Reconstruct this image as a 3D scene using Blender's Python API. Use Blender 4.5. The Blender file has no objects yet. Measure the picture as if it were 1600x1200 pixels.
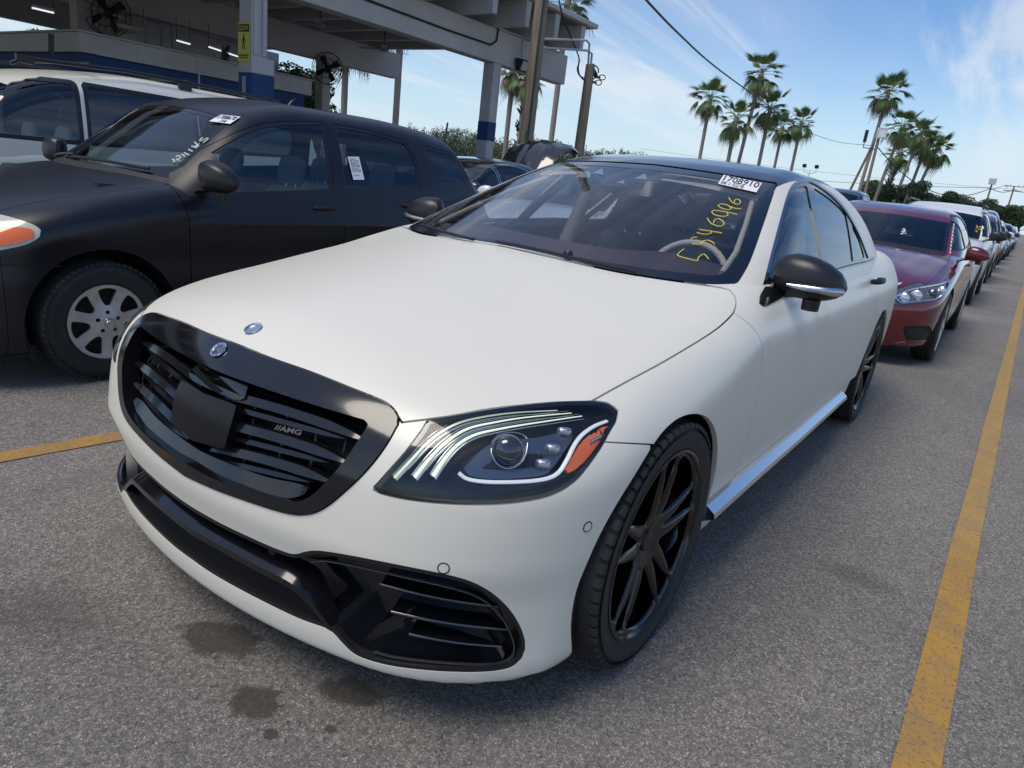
import bpy, bmesh, math, random
import numpy as np
from mathutils import Matrix, Vector
random.seed(7); RNG = np.random.default_rng(7)
SC = bpy.context.scene
COL = SC.collection

# ------------------------------------------------------------------ camera
CAM = dict(loc=(1.67525796747376, 1.5251956075054407, 1.2865826949992862),
           yaw=3.7387805196331945, pitch=-0.29412671596568607, roll=0.1181207286541546, f=1084.07)
def cam_axes():
    a, b, c = CAM['yaw'], CAM['pitch'], CAM['roll']
    f = np.array([math.cos(b)*math.cos(a), math.cos(b)*math.sin(a), math.sin(b)])
    r = np.cross(f, [0, 0, 1]); r /= np.linalg.norm(r); u = np.cross(r, f)
    return r*math.cos(c)+u*math.sin(c), -r*math.sin(c)+u*math.cos(c), f
CR, CU, CF = cam_axes(); CL = np.array(CAM['loc'])
cd = bpy.data.cameras.new('camera'); cam = bpy.data.objects.new('camera', cd); COL.objects.link(cam)
cam.matrix_world = Matrix([[CR[i], CU[i], -CF[i], CL[i]] for i in range(3)] + [[0, 0, 0, 1]])
cd.sensor_fit = 'HORIZONTAL'; cd.sensor_width = 36; cd.lens = 36*CAM['f']/1600
cd.clip_start = .05; cd.clip_end = 4000
SC.camera = cam

# ------------------------------------------------------------------ world, sun, exposure
SUN_EL, SUN_ROT = math.radians(62), math.radians(108)     # sun off to the left of the lens
w = bpy.data.worlds.new('World'); SC.world = w; w.use_nodes = True
nt = w.node_tree; nt.nodes.clear()
out = nt.nodes.new('ShaderNodeOutputWorld'); bg = nt.nodes.new('ShaderNodeBackground')
sky = nt.nodes.new('ShaderNodeTexSky'); sky.sky_type = 'NISHITA'; sky.sun_disc = False
sky.sun_elevation = SUN_EL; sky.sun_rotation = SUN_ROT; sky.air_density = 1.0; sky.dust_density = .6; sky.ozone_density = 3.0
bg.inputs[1].default_value = .122
# thin streaked cirrus over the blue
tc = nt.nodes.new('ShaderNodeTexCoord'); sep = nt.nodes.new('ShaderNodeSeparateXYZ')
nt.links.new(tc.outputs['Generated'], sep.inputs[0])
def M(op, a, b=None, clamp=False):
    n = nt.nodes.new('ShaderNodeMath'); n.operation = op; n.use_clamp = clamp
    for i, v in enumerate((a, b)):
        if v is None: continue
        if isinstance(v, (int, float)): n.inputs[i].default_value = v
        else: nt.links.new(v, n.inputs[i])
    return n.outputs[0]
zc = M('ADD', M('MAXIMUM', sep.outputs[2], 0.0), .09)
u_ = M('DIVIDE', sep.outputs[0], zc); v_ = M('DIVIDE', sep.outputs[1], zc)
cmb = nt.nodes.new('ShaderNodeCombineXYZ'); nt.links.new(u_, cmb.inputs[0]); nt.links.new(v_, cmb.inputs[1])
def cloud(rot, scl, sc, det, rough, lo, hi, dist=.6):
    mp = nt.nodes.new('ShaderNodeMapping'); mp.inputs['Rotation'].default_value = (0, 0, rot); mp.inputs['Scale'].default_value = scl
    nt.links.new(cmb.outputs[0], mp.inputs[0])
    no = nt.nodes.new('ShaderNodeTexNoise'); no.inputs['Scale'].default_value = sc; no.inputs['Detail'].default_value = det
    no.inputs['Roughness'].default_value = rough; no.inputs['Distortion'].default_value = dist
    nt.links.new(mp.outputs[0], no.inputs[0])
    mr = nt.nodes.new('ShaderNodeMapRange'); mr.interpolation_type = 'SMOOTHSTEP'
    mr.inputs[1].default_value = lo; mr.inputs[2].default_value = hi
    nt.links.new(no.outputs[0], mr.inputs[0]); return mr.outputs[0]
c1 = cloud(-.55, (.22, 1.6, 1), 1.0, 10, .64, .45, .68)
c2 = cloud(-.3, (.15, .5, 1), .6, 5, .5, .40, .72, .2)
horiz = nt.nodes.new('ShaderNodeMapRange'); horiz.inputs[1].default_value = .42; horiz.inputs[2].default_value = .0
nt.links.new(sep.outputs[2], horiz.inputs[0])
cf = M('MULTIPLY', M('ADD', M('MULTIPLY', c1, .66), M('MULTIPLY', c2, .60)), M('ADD', M('MULTIPLY', horiz.outputs[0], .35), .62), True)
mx = nt.nodes.new('ShaderNodeMix'); mx.data_type = 'RGBA'
nt.links.new(cf, mx.inputs[0])
hs = nt.nodes.new('ShaderNodeHueSaturation'); hs.inputs['Saturation'].default_value = 1.28; hs.inputs['Hue'].default_value = .505; hs.inputs['Value'].default_value = 1.0
nt.links.new(sky.outputs[0], hs.inputs['Color'])
nt.links.new(hs.outputs[0], mx.inputs[6]); mx.inputs[7].default_value = (6.1, 6.2, 6.3, 1)
hz2 = nt.nodes.new('ShaderNodeMapRange'); hz2.interpolation_type = 'SMOOTHSTEP'; hz2.inputs[1].default_value = .20; hz2.inputs[2].default_value = .0; hz2.inputs[3].default_value = 0.; hz2.inputs[4].default_value = .80
nt.links.new(sep.outputs[2], hz2.inputs[0])
m2 = nt.nodes.new('ShaderNodeMix'); m2.data_type = 'RGBA'; nt.links.new(hz2.outputs[0], m2.inputs[0]); nt.links.new(mx.outputs[2], m2.inputs[6]); m2.inputs[7].default_value = (4.2, 5.35, 6.35, 1)
nt.links.new(m2.outputs[2], bg.inputs[0]); nt.links.new(bg.outputs[0], out.inputs[0])
sd = bpy.data.lights.new('sun', 'SUN'); sun = bpy.data.objects.new('sun', sd); COL.objects.link(sun)
sd.energy = 2.1; sd.angle = math.radians(34); sd.color = (1, .92, .79)
# Nishita: rotation measured so that the sun lies toward (sin r, cos r)
sdir = Vector((math.sin(SUN_ROT)*math.cos(SUN_EL), math.cos(SUN_ROT)*math.cos(SUN_EL), math.sin(SUN_EL)))
sun.rotation_euler = sdir.to_track_quat('Z', 'Y').to_euler()
SC.view_settings.view_transform = 'Standard'; SC.view_settings.look = 'None'
SC.view_settings.gamma = 1; SC.view_settings.use_curve_mapping = False; SC.view_settings.exposure = .27
SC.cycles.max_bounces = 6; SC.cycles.transparent_max_bounces = 12

# ------------------------------------------------------------------ materials
MATS = {}
def mat(name, color, rough=.5, metal=0., spec=.5, coat=0., noise=0., nscale=30., bump=0., bscale=200., emit=0., trans=0., coatr=.03, flake=None):
    if name in MATS: return MATS[name]
    m = bpy.data.materials.new(name); m.use_nodes = True; MATS[name] = m
    t = m.node_tree; b = t.nodes['Principled BSDF']
    b.inputs['Base Color'].default_value = (*color, 1); b.inputs['Roughness'].default_value = rough
    b.inputs['Metallic'].default_value = metal; b.inputs['Specular IOR Level'].default_value = spec
    b.inputs['Coat Weight'].default_value = coat; b.inputs['Coat Roughness'].default_value = coatr
    if trans: b.inputs['Transmission Weight'].default_value = trans
    if emit: b.inputs['Emission Color'].default_value = (*color, 1); b.inputs['Emission Strength'].default_value = emit
    if noise or bump:
        tc = t.nodes.new('ShaderNodeTexCoord')
    if noise:
        n = t.nodes.new('ShaderNodeTexNoise'); n.inputs['Scale'].default_value = nscale; n.inputs['Detail'].default_value = 6
        t.links.new(tc.outputs['Object'], n.inputs[0])
        r = t.nodes.new('ShaderNodeMapRange'); r.inputs[1].default_value = .3; r.inputs[2].default_value = .7
        r.inputs[3].default_value = 1-noise; r.inputs[4].default_value = 1+noise
        t.links.new(n.outputs[0], r.inputs[0])
        x = t.nodes.new('ShaderNodeMix'); x.data_type = 'RGBA'; x.blend_type = 'MULTIPLY'; x.inputs[0].default_value = 1
        x.inputs[6].default_value = (*color, 1); t.links.new(r.outputs[0], x.inputs[7]); t.links.new(x.outputs[2], b.inputs['Base Color'])
    if bump:
        n2 = t.nodes.new('ShaderNodeTexNoise'); n2.inputs['Scale'].default_value = bscale; n2.inputs['Detail'].default_value = 4
        t.links.new(tc.outputs['Object'], n2.inputs[0])
        bp = t.nodes.new('ShaderNodeBump'); bp.inputs['Strength'].default_value = bump; bp.inputs['Distance'].default_value = .01
        t.links.new(n2.outputs[0], bp.inputs['Height']); t.links.new(bp.outputs[0], b.inputs['Normal'])
    return m
def glass(name, tint, ior=1.5, rough=0., refl=1.0):
    if name in MATS: return MATS[name]
    m = bpy.data.materials.new(name); m.use_nodes = True; MATS[name] = m
    t = m.node_tree; t.nodes.clear()
    o = t.nodes.new('ShaderNodeOutputMaterial'); tr = t.nodes.new('ShaderNodeBsdfTransparent'); tr.inputs[0].default_value = (*tint, 1)
    g = t.nodes.new('ShaderNodeBsdfGlossy'); g.inputs['Roughness'].default_value = rough; g.inputs[0].default_value = (refl, refl, refl, 1)
    geo = t.nodes.new('ShaderNodeNewGeometry'); dt = t.nodes.new('ShaderNodeVectorMath'); dt.operation = 'DOT_PRODUCT'
    t.links.new(geo.outputs['Normal'], dt.inputs[0]); t.links.new(geo.outputs['Incoming'], dt.inputs[1])
    def mm(op, a, b):
        n = t.nodes.new('ShaderNodeMath'); n.operation = op
        for i, v in enumerate((a, b)):
            if isinstance(v, (int, float)): n.inputs[i].default_value = v
            else: t.links.new(v, n.inputs[i])
        return n.outputs[0]
    r0 = ((ior-1)/(ior+1))**2
    fr = mm('ADD', mm('MULTIPLY', mm('POWER', mm('SUBTRACT', 1.0, mm('ABSOLUTE', dt.outputs['Value'], 0)), 5.0), 1-r0), r0)
    mx = t.nodes.new('ShaderNodeMixShader')
    t.links.new(fr, mx.inputs[0]); t.links.new(tr.outputs[0], mx.inputs[1]); t.links.new(g.outputs[0], mx.inputs[2])
    t.links.new(mx.outputs[0], o.inputs[0]); return m

WHITE = mat('satin_white_paint', (.73, .695, .595), rough=.36, coat=.22, coatr=.22, spec=.55, noise=.015, nscale=3)
GBLACK = mat('gloss_black', (.006, .006, .008), rough=.12, spec=.5, coat=.3)
WHEELBLK = mat('wheel_black', (.007, .007, .009), rough=.14, spec=.6)
GRILLEBLK = mat('grille_black', (.008, .008, .011), rough=.3)
DARK = mat('dark_plastic', (.012, .012, .013), rough=.6, bump=.2)
SBLACK = mat('satin_black', (.012, .012, .014), rough=.38)
RUBBER = mat('tyre_rubber', (.022, .021, .020), rough=.75, noise=.25, nscale=18, bump=.25, bscale=90)
VOID = mat('unlit_cavity', (.004, .004, .005), rough=.9)
CHROME = mat('chrome', (.75, .77, .8), rough=.12, metal=1)
BRUSHED = mat('brushed_metal', (.6, .62, .66), rough=.28, metal=1)
SILVER = mat('silver_wheel_paint', (.58, .58, .56), rough=.38, metal=.55, noise=.12, nscale=22)
STEEL = mat('rusty_steel', (.035, .028, .026), rough=.8, noise=.4, nscale=30)
RED_CAL = mat('red_caliper', (.35, .02, .015), rough=.4)
AMBER = mat('amber_lens', (.80, .16, .03), rough=.12, coat=1)
REDL = mat('red_lens', (.5, .012, .015), rough=.12, coat=1)
CLEARL = glass('clear_lens', (.9, .92, .93), 1.45)
WSG = glass('windscreen_glass', (.72, .78, .82), 1.85)
SIDEG = glass('tinted_side_glass', (.55, .60, .63), 2.1)
CARG = glass('car_glass', (.62, .70, .68), 1.8)
DARKG = glass('dark_car_glass', (.10, .12, .13), 1.9)
BEIGE = mat('beige_leather', (.56, .47, .36), rough=.55)
SEATGREY = mat('grey_seat_fabric', (.16, .16, .165), rough=.85)
SEATTAN = mat('tan_seat_fabric', (.52, .47, .38), rough=.85)
DASH = mat('brown_dashboard', (.075, .038, .036), rough=.6)
PAPER = mat('white_paper', (.75, .75, .78), rough=.7)
INK = mat('black_ink', (.01, .01, .01), rough=.7)
YMARK = mat('yellow_marker', (.75, .6, .06), rough=.6)
WMARK = mat('pale_marker', (.55, .62, .5), rough=.6)
LED = mat('led_strip', (.80, .86, .66), rough=.3, emit=.35)
WLENS = mat('white_lamp_guide', (.82, .84, .85), rough=.25, emit=.08, coat=.6)

# ------------------------------------------------------------------ object helpers
def tag(o, label=None, cat=None, group=None, kind=None):
    for k, v in (('label', label), ('category', cat), ('group', group), ('kind', kind)):
        if v: o[k] = v
    return o
def empty(name, loc=(0, 0, 0), rz=0., label=None, cat=None, group=None):
    o = bpy.data.objects.new(name, None); COL.objects.link(o); o.location = loc; o.rotation_euler = (0, 0, rz)
    o.empty_display_size = .2
    return tag(o, label, cat, group)
def meshdata(name, V, F, m, N=None, smooth=False):
    """F: (n,3|4) int array or list of lists."""
    me = bpy.data.meshes.new(name)
    V = np.asarray(V, dtype=np.float32)
    if isinstance(F, np.ndarray) and F.ndim == 2:
        k = F.shape[1]; n = len(F)
        me.vertices.add(len(V)); me.vertices.foreach_set('co', V.ravel())
        me.loops.add(n*k); me.loops.foreach_set('vertex_index', F.astype(np.int32).ravel())
        me.polygons.add(n); me.polygons.foreach_set('loop_start', np.arange(0, n*k, k, dtype=np.int32))
        me.update(calc_edges=True); me.validate(clean_customdata=False)
    else:
        me.from_pydata([tuple(map(float, v)) for v in V], [], [tuple(int(i) for i in f) for f in F]); me.update()
    if smooth or N is not None: me.polygons.foreach_set('use_smooth', [True]*len(me.polygons))
    if N is not None and len(me.vertices) == len(N): me.normals_split_custom_set_from_vertices(np.asarray(N, dtype=np.float32))
    for mm in (m if isinstance(m, (list, tuple)) else [m]): me.materials.append(mm)
    return me
def mobj(name, V, F, m, parent=None, N=None, smooth=False):
    o = bpy.data.objects.new(name, meshdata(name, V, F, m, N, smooth)); COL.objects.link(o)
    if parent is not None: o.parent = parent
    return o
class MB:
    """collects simple solids into one mesh"""
    def __init__(s): s.V = []; s.F = []
    def add(s, V, F):
        b = len(s.V); s.V += [tuple(map(float, v)) for v in V]; s.F += [tuple(int(i)+b for i in f) for f in F]; return s
    def hexa(s, P):  # 8 points: bottom 4 (ccw), top 4
        return s.add(P, [(0, 3, 2, 1), (4, 5, 6, 7), (0, 1, 5, 4), (1, 2, 6, 5), (2, 3, 7, 6), (3, 0, 4, 7)])
    def box(s, x0, x1, y0, y1, z0, z1):
        return s.hexa([(x0, y0, z0), (x1, y0, z0), (x1, y1, z0), (x0, y1, z0), (x0, y0, z1), (x1, y0, z1), (x1, y1, z1), (x0, y1, z1)])
    def obox(s, c, ax, ay, az, hx, hy, hz):
        c = np.array(c, float); ax, ay, az = [np.array(v, float)/np.linalg.norm(v) for v in (ax, ay, az)]
        P = [c+sx*hx*ax+sy*hy*ay+sz*hz*az for sz in (-1, 1) for sx, sy in ((-1, -1), (1, -1), (1, 1), (-1, 1))]
        return s.hexa(P)
    def tube(s, path, r, n=8, cap=True, flat=None):
        path = [np.array(p, float) for p in path]; m = len(path); rs = r if hasattr(r, '__len__') else [r]*m
        V = []; prev = None
        for i, p in enumerate(path):
            t = path[min(i+1, m-1)]-path[max(i-1, 0)]; t = t/(np.linalg.norm(t)+1e-9)
            if prev is None:
                a = np.array([0, 0, 1.]) if abs(t[2]) < .9 else np.array([1., 0, 0])
            else: a = prev
            u = a-t*(a@t); u /= np.linalg.norm(u)+1e-9; v = np.cross(t, u); prev = u
            for k in range(n):
                an = 2*math.pi*k/n
                fl = 1 if flat is None else flat
                V.append(p+rs[i]*(math.cos(an)*u*fl+math.sin(an)*v))
        F = [(i*n+k, i*n+(k+1) % n, (i+1)*n+(k+1) % n, (i+1)*n+k) for i in range(m-1) for k in range(n)]
        if cap: F += [tuple(range(n-1, -1, -1)), tuple((m-1)*n+k for k in range(n))]
        return s.add(V, F)
    def lathe(s, prof, n=32, axis='y', c=(0, 0, 0), closed=False):
        """prof: (radius, along) pairs, spun about the given axis"""
        V = []
        for r, h in prof:
            for k in range(n):
                a = 2*math.pi*k/n; p, q = r*math.cos(a), r*math.sin(a)
                V.append({'y': (p, h, q), 'z': (p, q, h), 'x': (h, p, q)}[axis])
        V = [tuple(np.array(v)+np.array(c)) for v in V]; m = len(prof)
        F = [(i*n+k, i*n+(k+1) % n, ((i+1) % m)*n+(k+1) % n, ((i+1) % m)*n+k) for i in range(m if closed else m-1) for k in range(n)]
        return s.add(V, F)
    def build(s, name, m, parent=None, smooth=False, fix=True, auto=None):
        o = mobj(name, np.array(s.V), s.F, m, parent, smooth=smooth)
        if fix:
            b = bmesh.new(); b.from_mesh(o.data); bmesh.ops.recalc_face_normals(b, faces=b.faces)
            if auto is not None:
                for f in b.faces: f.smooth = True
                for e in b.edges:
                    if len(e.link_faces) == 2 and e.calc_face_angle(0) > math.radians(auto): e.smooth = False
            b.to_mesh(o.data); b.free()
        return o
def copy_tree(o, parent=None, label=None):
    c = o.copy(); COL.objects.link(c); c.parent = parent
    if label: c['label'] = label
    for ch in list(CH.get(o.name, [])) or [q for q in o.children]: copy_tree(ch, c)
    return c
CH = {}

# ------------------------------------------------------------------ curves, fields, clipping
def pch(xs, ys):
    """monotone cubic through the points, flat slopes kept outside"""
    xs = np.array(xs, float); ys = np.array(ys, float)
    if xs[0] > xs[-1]: xs = xs[::-1]; ys = ys[::-1]
    h = np.diff(xs); d = np.diff(ys)/h; m = np.zeros(len(xs))
    for i in range(1, len(xs)-1):
        if d[i-1]*d[i] > 0:
            w1 = 2*h[i]+h[i-1]; w2 = h[i]+2*h[i-1]; m[i] = (w1+w2)/(w1/d[i-1]+w2/d[i])
    m[0] = d[0]; m[-1] = d[-1]
    def f(x):
        x = np.asarray(x, float); i = np.clip(np.searchsorted(xs, x)-1, 0, len(h)-1)
        t = (x-xs[i])/h[i]; tc = np.clip(t, 0, 1)
        a = ys[i]*(1+2*tc)*(1-tc)**2+h[i]*m[i]*tc*(1-tc)**2+ys[i+1]*tc*tc*(3-2*tc)+h[i]*m[i+1]*tc*tc*(tc-1)
        return a+np.where(t > 1, (t-1)*h[i]*m[i+1], 0)+np.where(t < 0, t*h[i]*m[i], 0)
    return f
def smax(a, b, k):
    h = np.maximum(k-np.abs(a-b), 0)/k; return np.maximum(a, b)+h*h*k/4
def cr(pts, n=6, closed=True):
    """Catmull-Rom through 2D/3D points; a point given as (x, y, 'c') is a hard corner"""
    P = [np.array(p[:2] if (len(p) == 3 and p[2] == 'c') else p, float) for p in pts]; C = [len(p) == 3 and isinstance(p[2], str) for p in pts]
    out = []; m = len(P)
    for i in range(m if closed else m-1):
        p1, p2 = P[i], P[(i+1) % m]
        p0 = P[i-1] if (closed or i > 0) else p1; p3 = P[(i+2) % m] if (closed or i+2 < m) else p2
        if C[i]: p0 = p1*1.5-p2*.5 if False else p1
        if C[(i+1) % m]: p3 = p2
        for k in range(n):
            t = k/n; out.append(.5*((2*p1)+(-p0+p2)*t+(2*p0-5*p1+4*p2-p3)*t*t+(-p0+3*p1-3*p2+p3)*t**3))
    if not closed: out.append(P[-1])
    return np.array(out)
def sdf(poly, Q):
    """signed distance (negative inside) of points Q (n,2) to a closed polygon"""
    poly = np.asarray(poly, float); lo = poly.min(0); hi = poly.max(0); pad = .12*max(hi-lo)
    out = np.maximum(np.maximum(lo-Q, Q-hi).max(1), 0)+pad
    near = ((Q > lo-pad) & (Q < hi+pad)).all(1)
    q = Q[near]
    if len(q):
        a = poly; b = np.roll(poly, -1, 0); d2 = np.full(len(q), 1e18); ins = np.zeros(len(q), bool)
        for i in range(len(a)):
            e = b[i]-a[i]; L = e@e
            if L < 1e-18: continue
            w = q-a[i]; t = np.clip((w@e)/L, 0, 1); r = w-t[:, None]*e; d2 = np.minimum(d2, (r*r).sum(1))
            c = ((a[i, 1] > q[:, 1]) != (b[i, 1] > q[:, 1]))
            if c.any(): ins ^= c & (q[:, 0] < (b[i, 0]-a[i, 0])*(q[:, 1]-a[i, 1])/((b[i, 1]-a[i, 1]) if b[i, 1] != a[i, 1] else 1e-12)+a[i, 0])
        d = np.sqrt(d2); out[near] = np.where(ins, -d, d)
    return out
def pix(V):
    Q = V.copy(); Q[:, 1] = np.abs(Q[:, 1]); d = Q-CL; z = d@CF
    return np.stack([800+CAM['f']*(d@CR)/z, 600-CAM['f']*(d@CU)/z], 1), z
def fpx(poly):       # a region measured in the photograph, carried onto both sides of the car
    def f(V):
        q, z = pix(V); return sdf(poly, q)*z/CAM['f']
    return f
def fxz(poly): return lambda V: sdf(poly, V[:, [0, 2]])
def fxy(poly): return lambda V: sdf(poly, np.stack([V[:, 0], np.abs(V[:, 1])], 1))
def fcirc(x, z, r): return lambda V: np.hypot(V[:, 0]-x, V[:, 2]-z)-r
def fhalf(ax, v, s): return lambda V: s*(V[:, ax]-v)         # s=+1 keeps below v
def inv(f): return lambda V: -f(V)
def grow(f, g): return lambda V: f(V)-g
def clip(V, N, F, fn):
    d = fn(V); d = np.where(np.abs(d) < 1e-6, -1e-6, d); ins = d < 0; s = ins[F].sum(1)
    keep = F[s == 3]; newF = [keep]; addV = []; addN = []
    cutF = F[(s == 1) | (s == 2)]
    if len(cutF):
        # rotate so that vertex 0 is the odd one out
        si = ins[cutF]; odd = np.where(si.sum(1) == 1, si.argmax(1), (~si).argmax(1))
        idx = (odd[:, None]+np.arange(3)) % 3; T = np.take_along_axis(cutF, idx, 1)
        e = np.concatenate([T[:, [0, 1]], T[:, [0, 2]]]); es = np.sort(e, 1); key = es[:, 0].astype(np.int64)*len(V)+es[:, 1]
        u, inv_ = np.unique(key, return_inverse=True); a = u//len(V); b = u % len(V)
        t = (d[a]/(d[a]-d[b]))[:, None]; nv = V[a]*(1-t)+V[b]*t; nn = N[a]*(1-t)+N[b]*t; nn /= np.linalg.norm(nn, axis=1)[:, None]+1e-12
        p = inv_[:len(T)]+len(V); q = inv_[len(T):]+len(V); one = ins[T[:, 0]]
        newF.append(np.stack([T[one, 0], p[one], q[one]], 1))
        two = ~one
        newF.append(np.stack([p[two], T[two, 1], T[two, 2]], 1)); newF.append(np.stack([p[two], T[two, 2], q[two]], 1))
        V = np.concatenate([V, nv]); N = np.concatenate([N, nn])
    F = np.concatenate(newF)
    if len(F) == 0: return np.zeros((0, 3)), np.zeros((0, 3)), np.zeros((0, 3), int)
    A = V[F]; ar = np.linalg.norm(np.cross(A[:, 1]-A[:, 0], A[:, 2]-A[:, 0]), axis=1); F = F[ar > 1e-10]
    us, iv = np.unique(F, return_inverse=True); return V[us], N[us], iv.reshape(-1, 3)
def flange(V, N, F, depth, inward=None):
    """add a turned-in edge of the given depth along every open edge"""
    E = np.concatenate([F[:, [0, 1]], F[:, [1, 2]], F[:, [2, 0]]]); S = np.sort(E, 1); key = S[:, 0].astype(np.int64)*len(V)+S[:, 1]
    u, i0, c = np.unique(key, return_index=True, return_counts=True); B = E[i0[c == 1]]
    if not len(B): return V, N, F
    B = B[np.abs(V[B][:, :, 1]).max(1) > 1e-4]
    if not len(B): return V, N, F
    n = len(B); a, b = V[B[:, 0]], V[B[:, 1]]
    na, nb = (N[B[:, 0]], N[B[:, 1]]) if inward is None else (-inward(a), -inward(b))
    fn = np.cross(b-a, -(N[B[:, 0]]+N[B[:, 1]])*.5); fn = -fn; fn /= np.linalg.norm(fn, axis=1)[:, None]+1e-12
    W = np.concatenate([a, b, b-nb*depth, a-na*depth]); k = len(V); i = np.arange(n)
    G = np.concatenate([np.stack([k+i+n, k+i, k+i+3*n], 1), np.stack([k+i+n, k+i+3*n, k+i+2*n], 1)])
    return np.concatenate([V, W]), np.concatenate([N, fn, fn, fn, fn]), np.concatenate([F, G])
def sweep_star(f, x0, x1, z0, ds, R=1.8, half=(0, math.pi), tmax=None):
    """sample the closed surface f=0 by rays from the axis x1..x0 at height z0 (y>=0 half)"""
    nt_ = int(1.45/ds); nphi = int(1.25/ds); nx = int((x0-x1)/ds)
    th = np.linspace(half[0], half[1], nt_)
    ph = np.linspace(0, math.pi/2, nphi)
    cols = [(x0, math.cos(p), math.sin(p)) for p in ph]+[(x, 0., 1.) for x in np.linspace(x0, x1, nx)[1:-1]]+[(x1, -math.cos(p), math.sin(p)) for p in ph[::-1]]
    cols = np.array(cols); nc = len(cols)
    D = np.zeros((nc, nt_, 3)); O = np.zeros((nc, nt_, 3))
    D[:, :, 0] = cols[:, 1, None]; D[:, :, 1] = cols[:, 2, None]*np.sin(th); D[:, :, 2] = -cols[:, 2, None]*np.cos(th)
    O[:, :, 0] = cols[:, 0, None]; O[:, :, 2] = z0
    D = D.reshape(-1, 3); O = O.reshape(-1, 3); lo = np.zeros(len(D)); hi = np.full(len(D), R)
    for _ in range(17):
        m = (lo+hi)/2; s = f(O+D*m[:, None]) < 0; lo = np.where(s, m, lo); hi = np.where(s, hi, m)
    V = O+D*((lo+hi)/2)[:, None]; V[np.abs(V[:, 1]) < 1e-5, 1] = 0
    N = grad(f, V)
    i = np.arange(nc-1)[:, None]*nt_+np.arange(nt_-1)[None]; i = i.ravel()
    F = np.concatenate([np.stack([i, i+1, i+nt_+1], 1), np.stack([i, i+nt_+1, i+nt_], 1)])
    A = V[F]; cn = np.cross(A[:, 1]-A[:, 0], A[:, 2]-A[:, 0]); ar = np.linalg.norm(cn, axis=1)
    F = F[ar > 1e-9]; cn = cn[ar > 1e-9]
    fl = (cn*N[F[:, 0]]).sum(1) < 0; F[fl] = F[fl][:, [0, 2, 1]]
    return V, N, F
def grad(f, V, h=1e-3):
    N = np.stack([f(V+np.array(e)*h)-f(V-np.array(e)*h) for e in ((1, 0, 0), (0, 1, 0), (0, 0, 1))], 1)
    N[np.abs(V[:, 1]) < 1e-5, 1] = 0
    return N/(np.linalg.norm(N, axis=1)[:, None]+1e-12)
def mirror(V, N, F):
    s = np.array([1, -1, 1]); return V*s, N*s, F[:, [0, 2, 1]]
def join(*L):
    Vs, Ns, Fs = [], [], []; k = 0
    for V, N, F in L: Vs.append(V); Ns.append(N); Fs.append(F+k); k += len(V)
    return np.concatenate(Vs), np.concatenate(Ns), np.concatenate(Fs)
def biggest(V, N, F):
    lab = np.arange(len(V))
    for _ in range(400):
        m = lab[F].min(1); new = lab.copy()
        for k in range(3): np.minimum.at(new, F[:, k], m)
        new = new[new]
        if (new == lab).all(): break
        lab = new
    L = lab[F[:, 0]]; u, c = np.unique(L, return_counts=True)
    if len(u) < 2: return V, N, F
    F = F[L == u[c.argmax()]]; us, iv = np.unique(F, return_inverse=True); return V[us], N[us], iv.reshape(-1, 3)
def panel(surf, fields, off=0., fl=.008, inward=None, one=False):
    V, N, F = surf
    for fn in fields:
        V, N, F = clip(V, N, F, fn)
        if not len(F): return V, N, F
    if one: V, N, F = biggest(V, N, F)
    if callable(off): V = V+N*off(V)[:, None]
    elif off: V = V+N*off
    if fl: V, N, F = flange(V, N, F, fl, inward)
    return V, N, F
def put(name, surf, m, parent, sides='both'):
    """both: one object spanning the car; pair: an object each side"""
    V, N, F = surf
    if not len(F): print('EMPTY', name); return []
    if sides == 'both':
        return [mobj(name, *(lambda j: (j[0], j[2]))(join(surf, mirror(*surf))), m, parent, N=join(surf, mirror(*surf))[1])]
    res = [mobj(name, V, F, m, parent, N=N)]
    if sides == 'pair':
        A, B, C_ = mirror(V, N, F); res.append(mobj(name, A, C_, m, parent, N=B))
    return res
# ------------------------------------------------------------------ the white sedan
def hit(px, py, f, off=0., tmax=8., t0=.6):
    """where the line of sight through a point of the photograph meets surface f = off"""
    d = CF+CR*(px-800)/CAM['f']-CU*(py-600)/CAM['f']; ts = np.linspace(t0, tmax, 1600)
    v = f(CL+ts[:, None]*d)-off; i = np.argmax(v < 0)
    if v[i] >= 0: i = int(np.argmin(v)); return CL+ts[i]*d
    lo, hi = ts[i-1], ts[i]
    for _ in range(20):
        m = (lo+hi)/2
        if f((CL+m*d)[None])[0]-off < 0: hi = m
        else: lo = m
    return CL+hi*d
sW = pch([.85, .4, 0, -.6, -1.6, -2.6, -3.2, -3.8, -4.2, -4.5], [.895, .925, .945, .945, .95, .95, .945, .915, .86, .80])
sS = pch([.10, .18, .27, .36, .5, .62, .74, .82, .862, .92, .98, 1.03, 1.08], [-.10, -.06, -.03, -.016, -.004, 0, -.003, -.009, -.014, -.020, -.026, -.032, -.046])
sH = pch([.9, .80, .70, .632, .5, .3, 0, -.3, -.457, -.8, -1.2, -2.2, -3.2, -3.9, -4.3], [.66, .745, .803, .834, .874, .913, .960, 1.008, 1.030, 1.047, 1.05, 1.06, 1.075, 1.075, 1.045])
sC = pch([.9, .6, .26, -.07, -.36, -.56, -.7, -1., -3.4, -4.3], [.20, .20, .18, .165, .15, .105, .07, .03, .03, .06])
sX = pch([.05, .14, .22, .30, .36, .46, .504, .6, .7, .75, .79, .9], [.76, .798, .811, .808, .808, .822, .818, .803, .778, .760, .735, .60])
sK = pch([.8, .3, 0, -.5, -.8, -4], [.12, .13, .15, .13, .10, .10])
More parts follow.
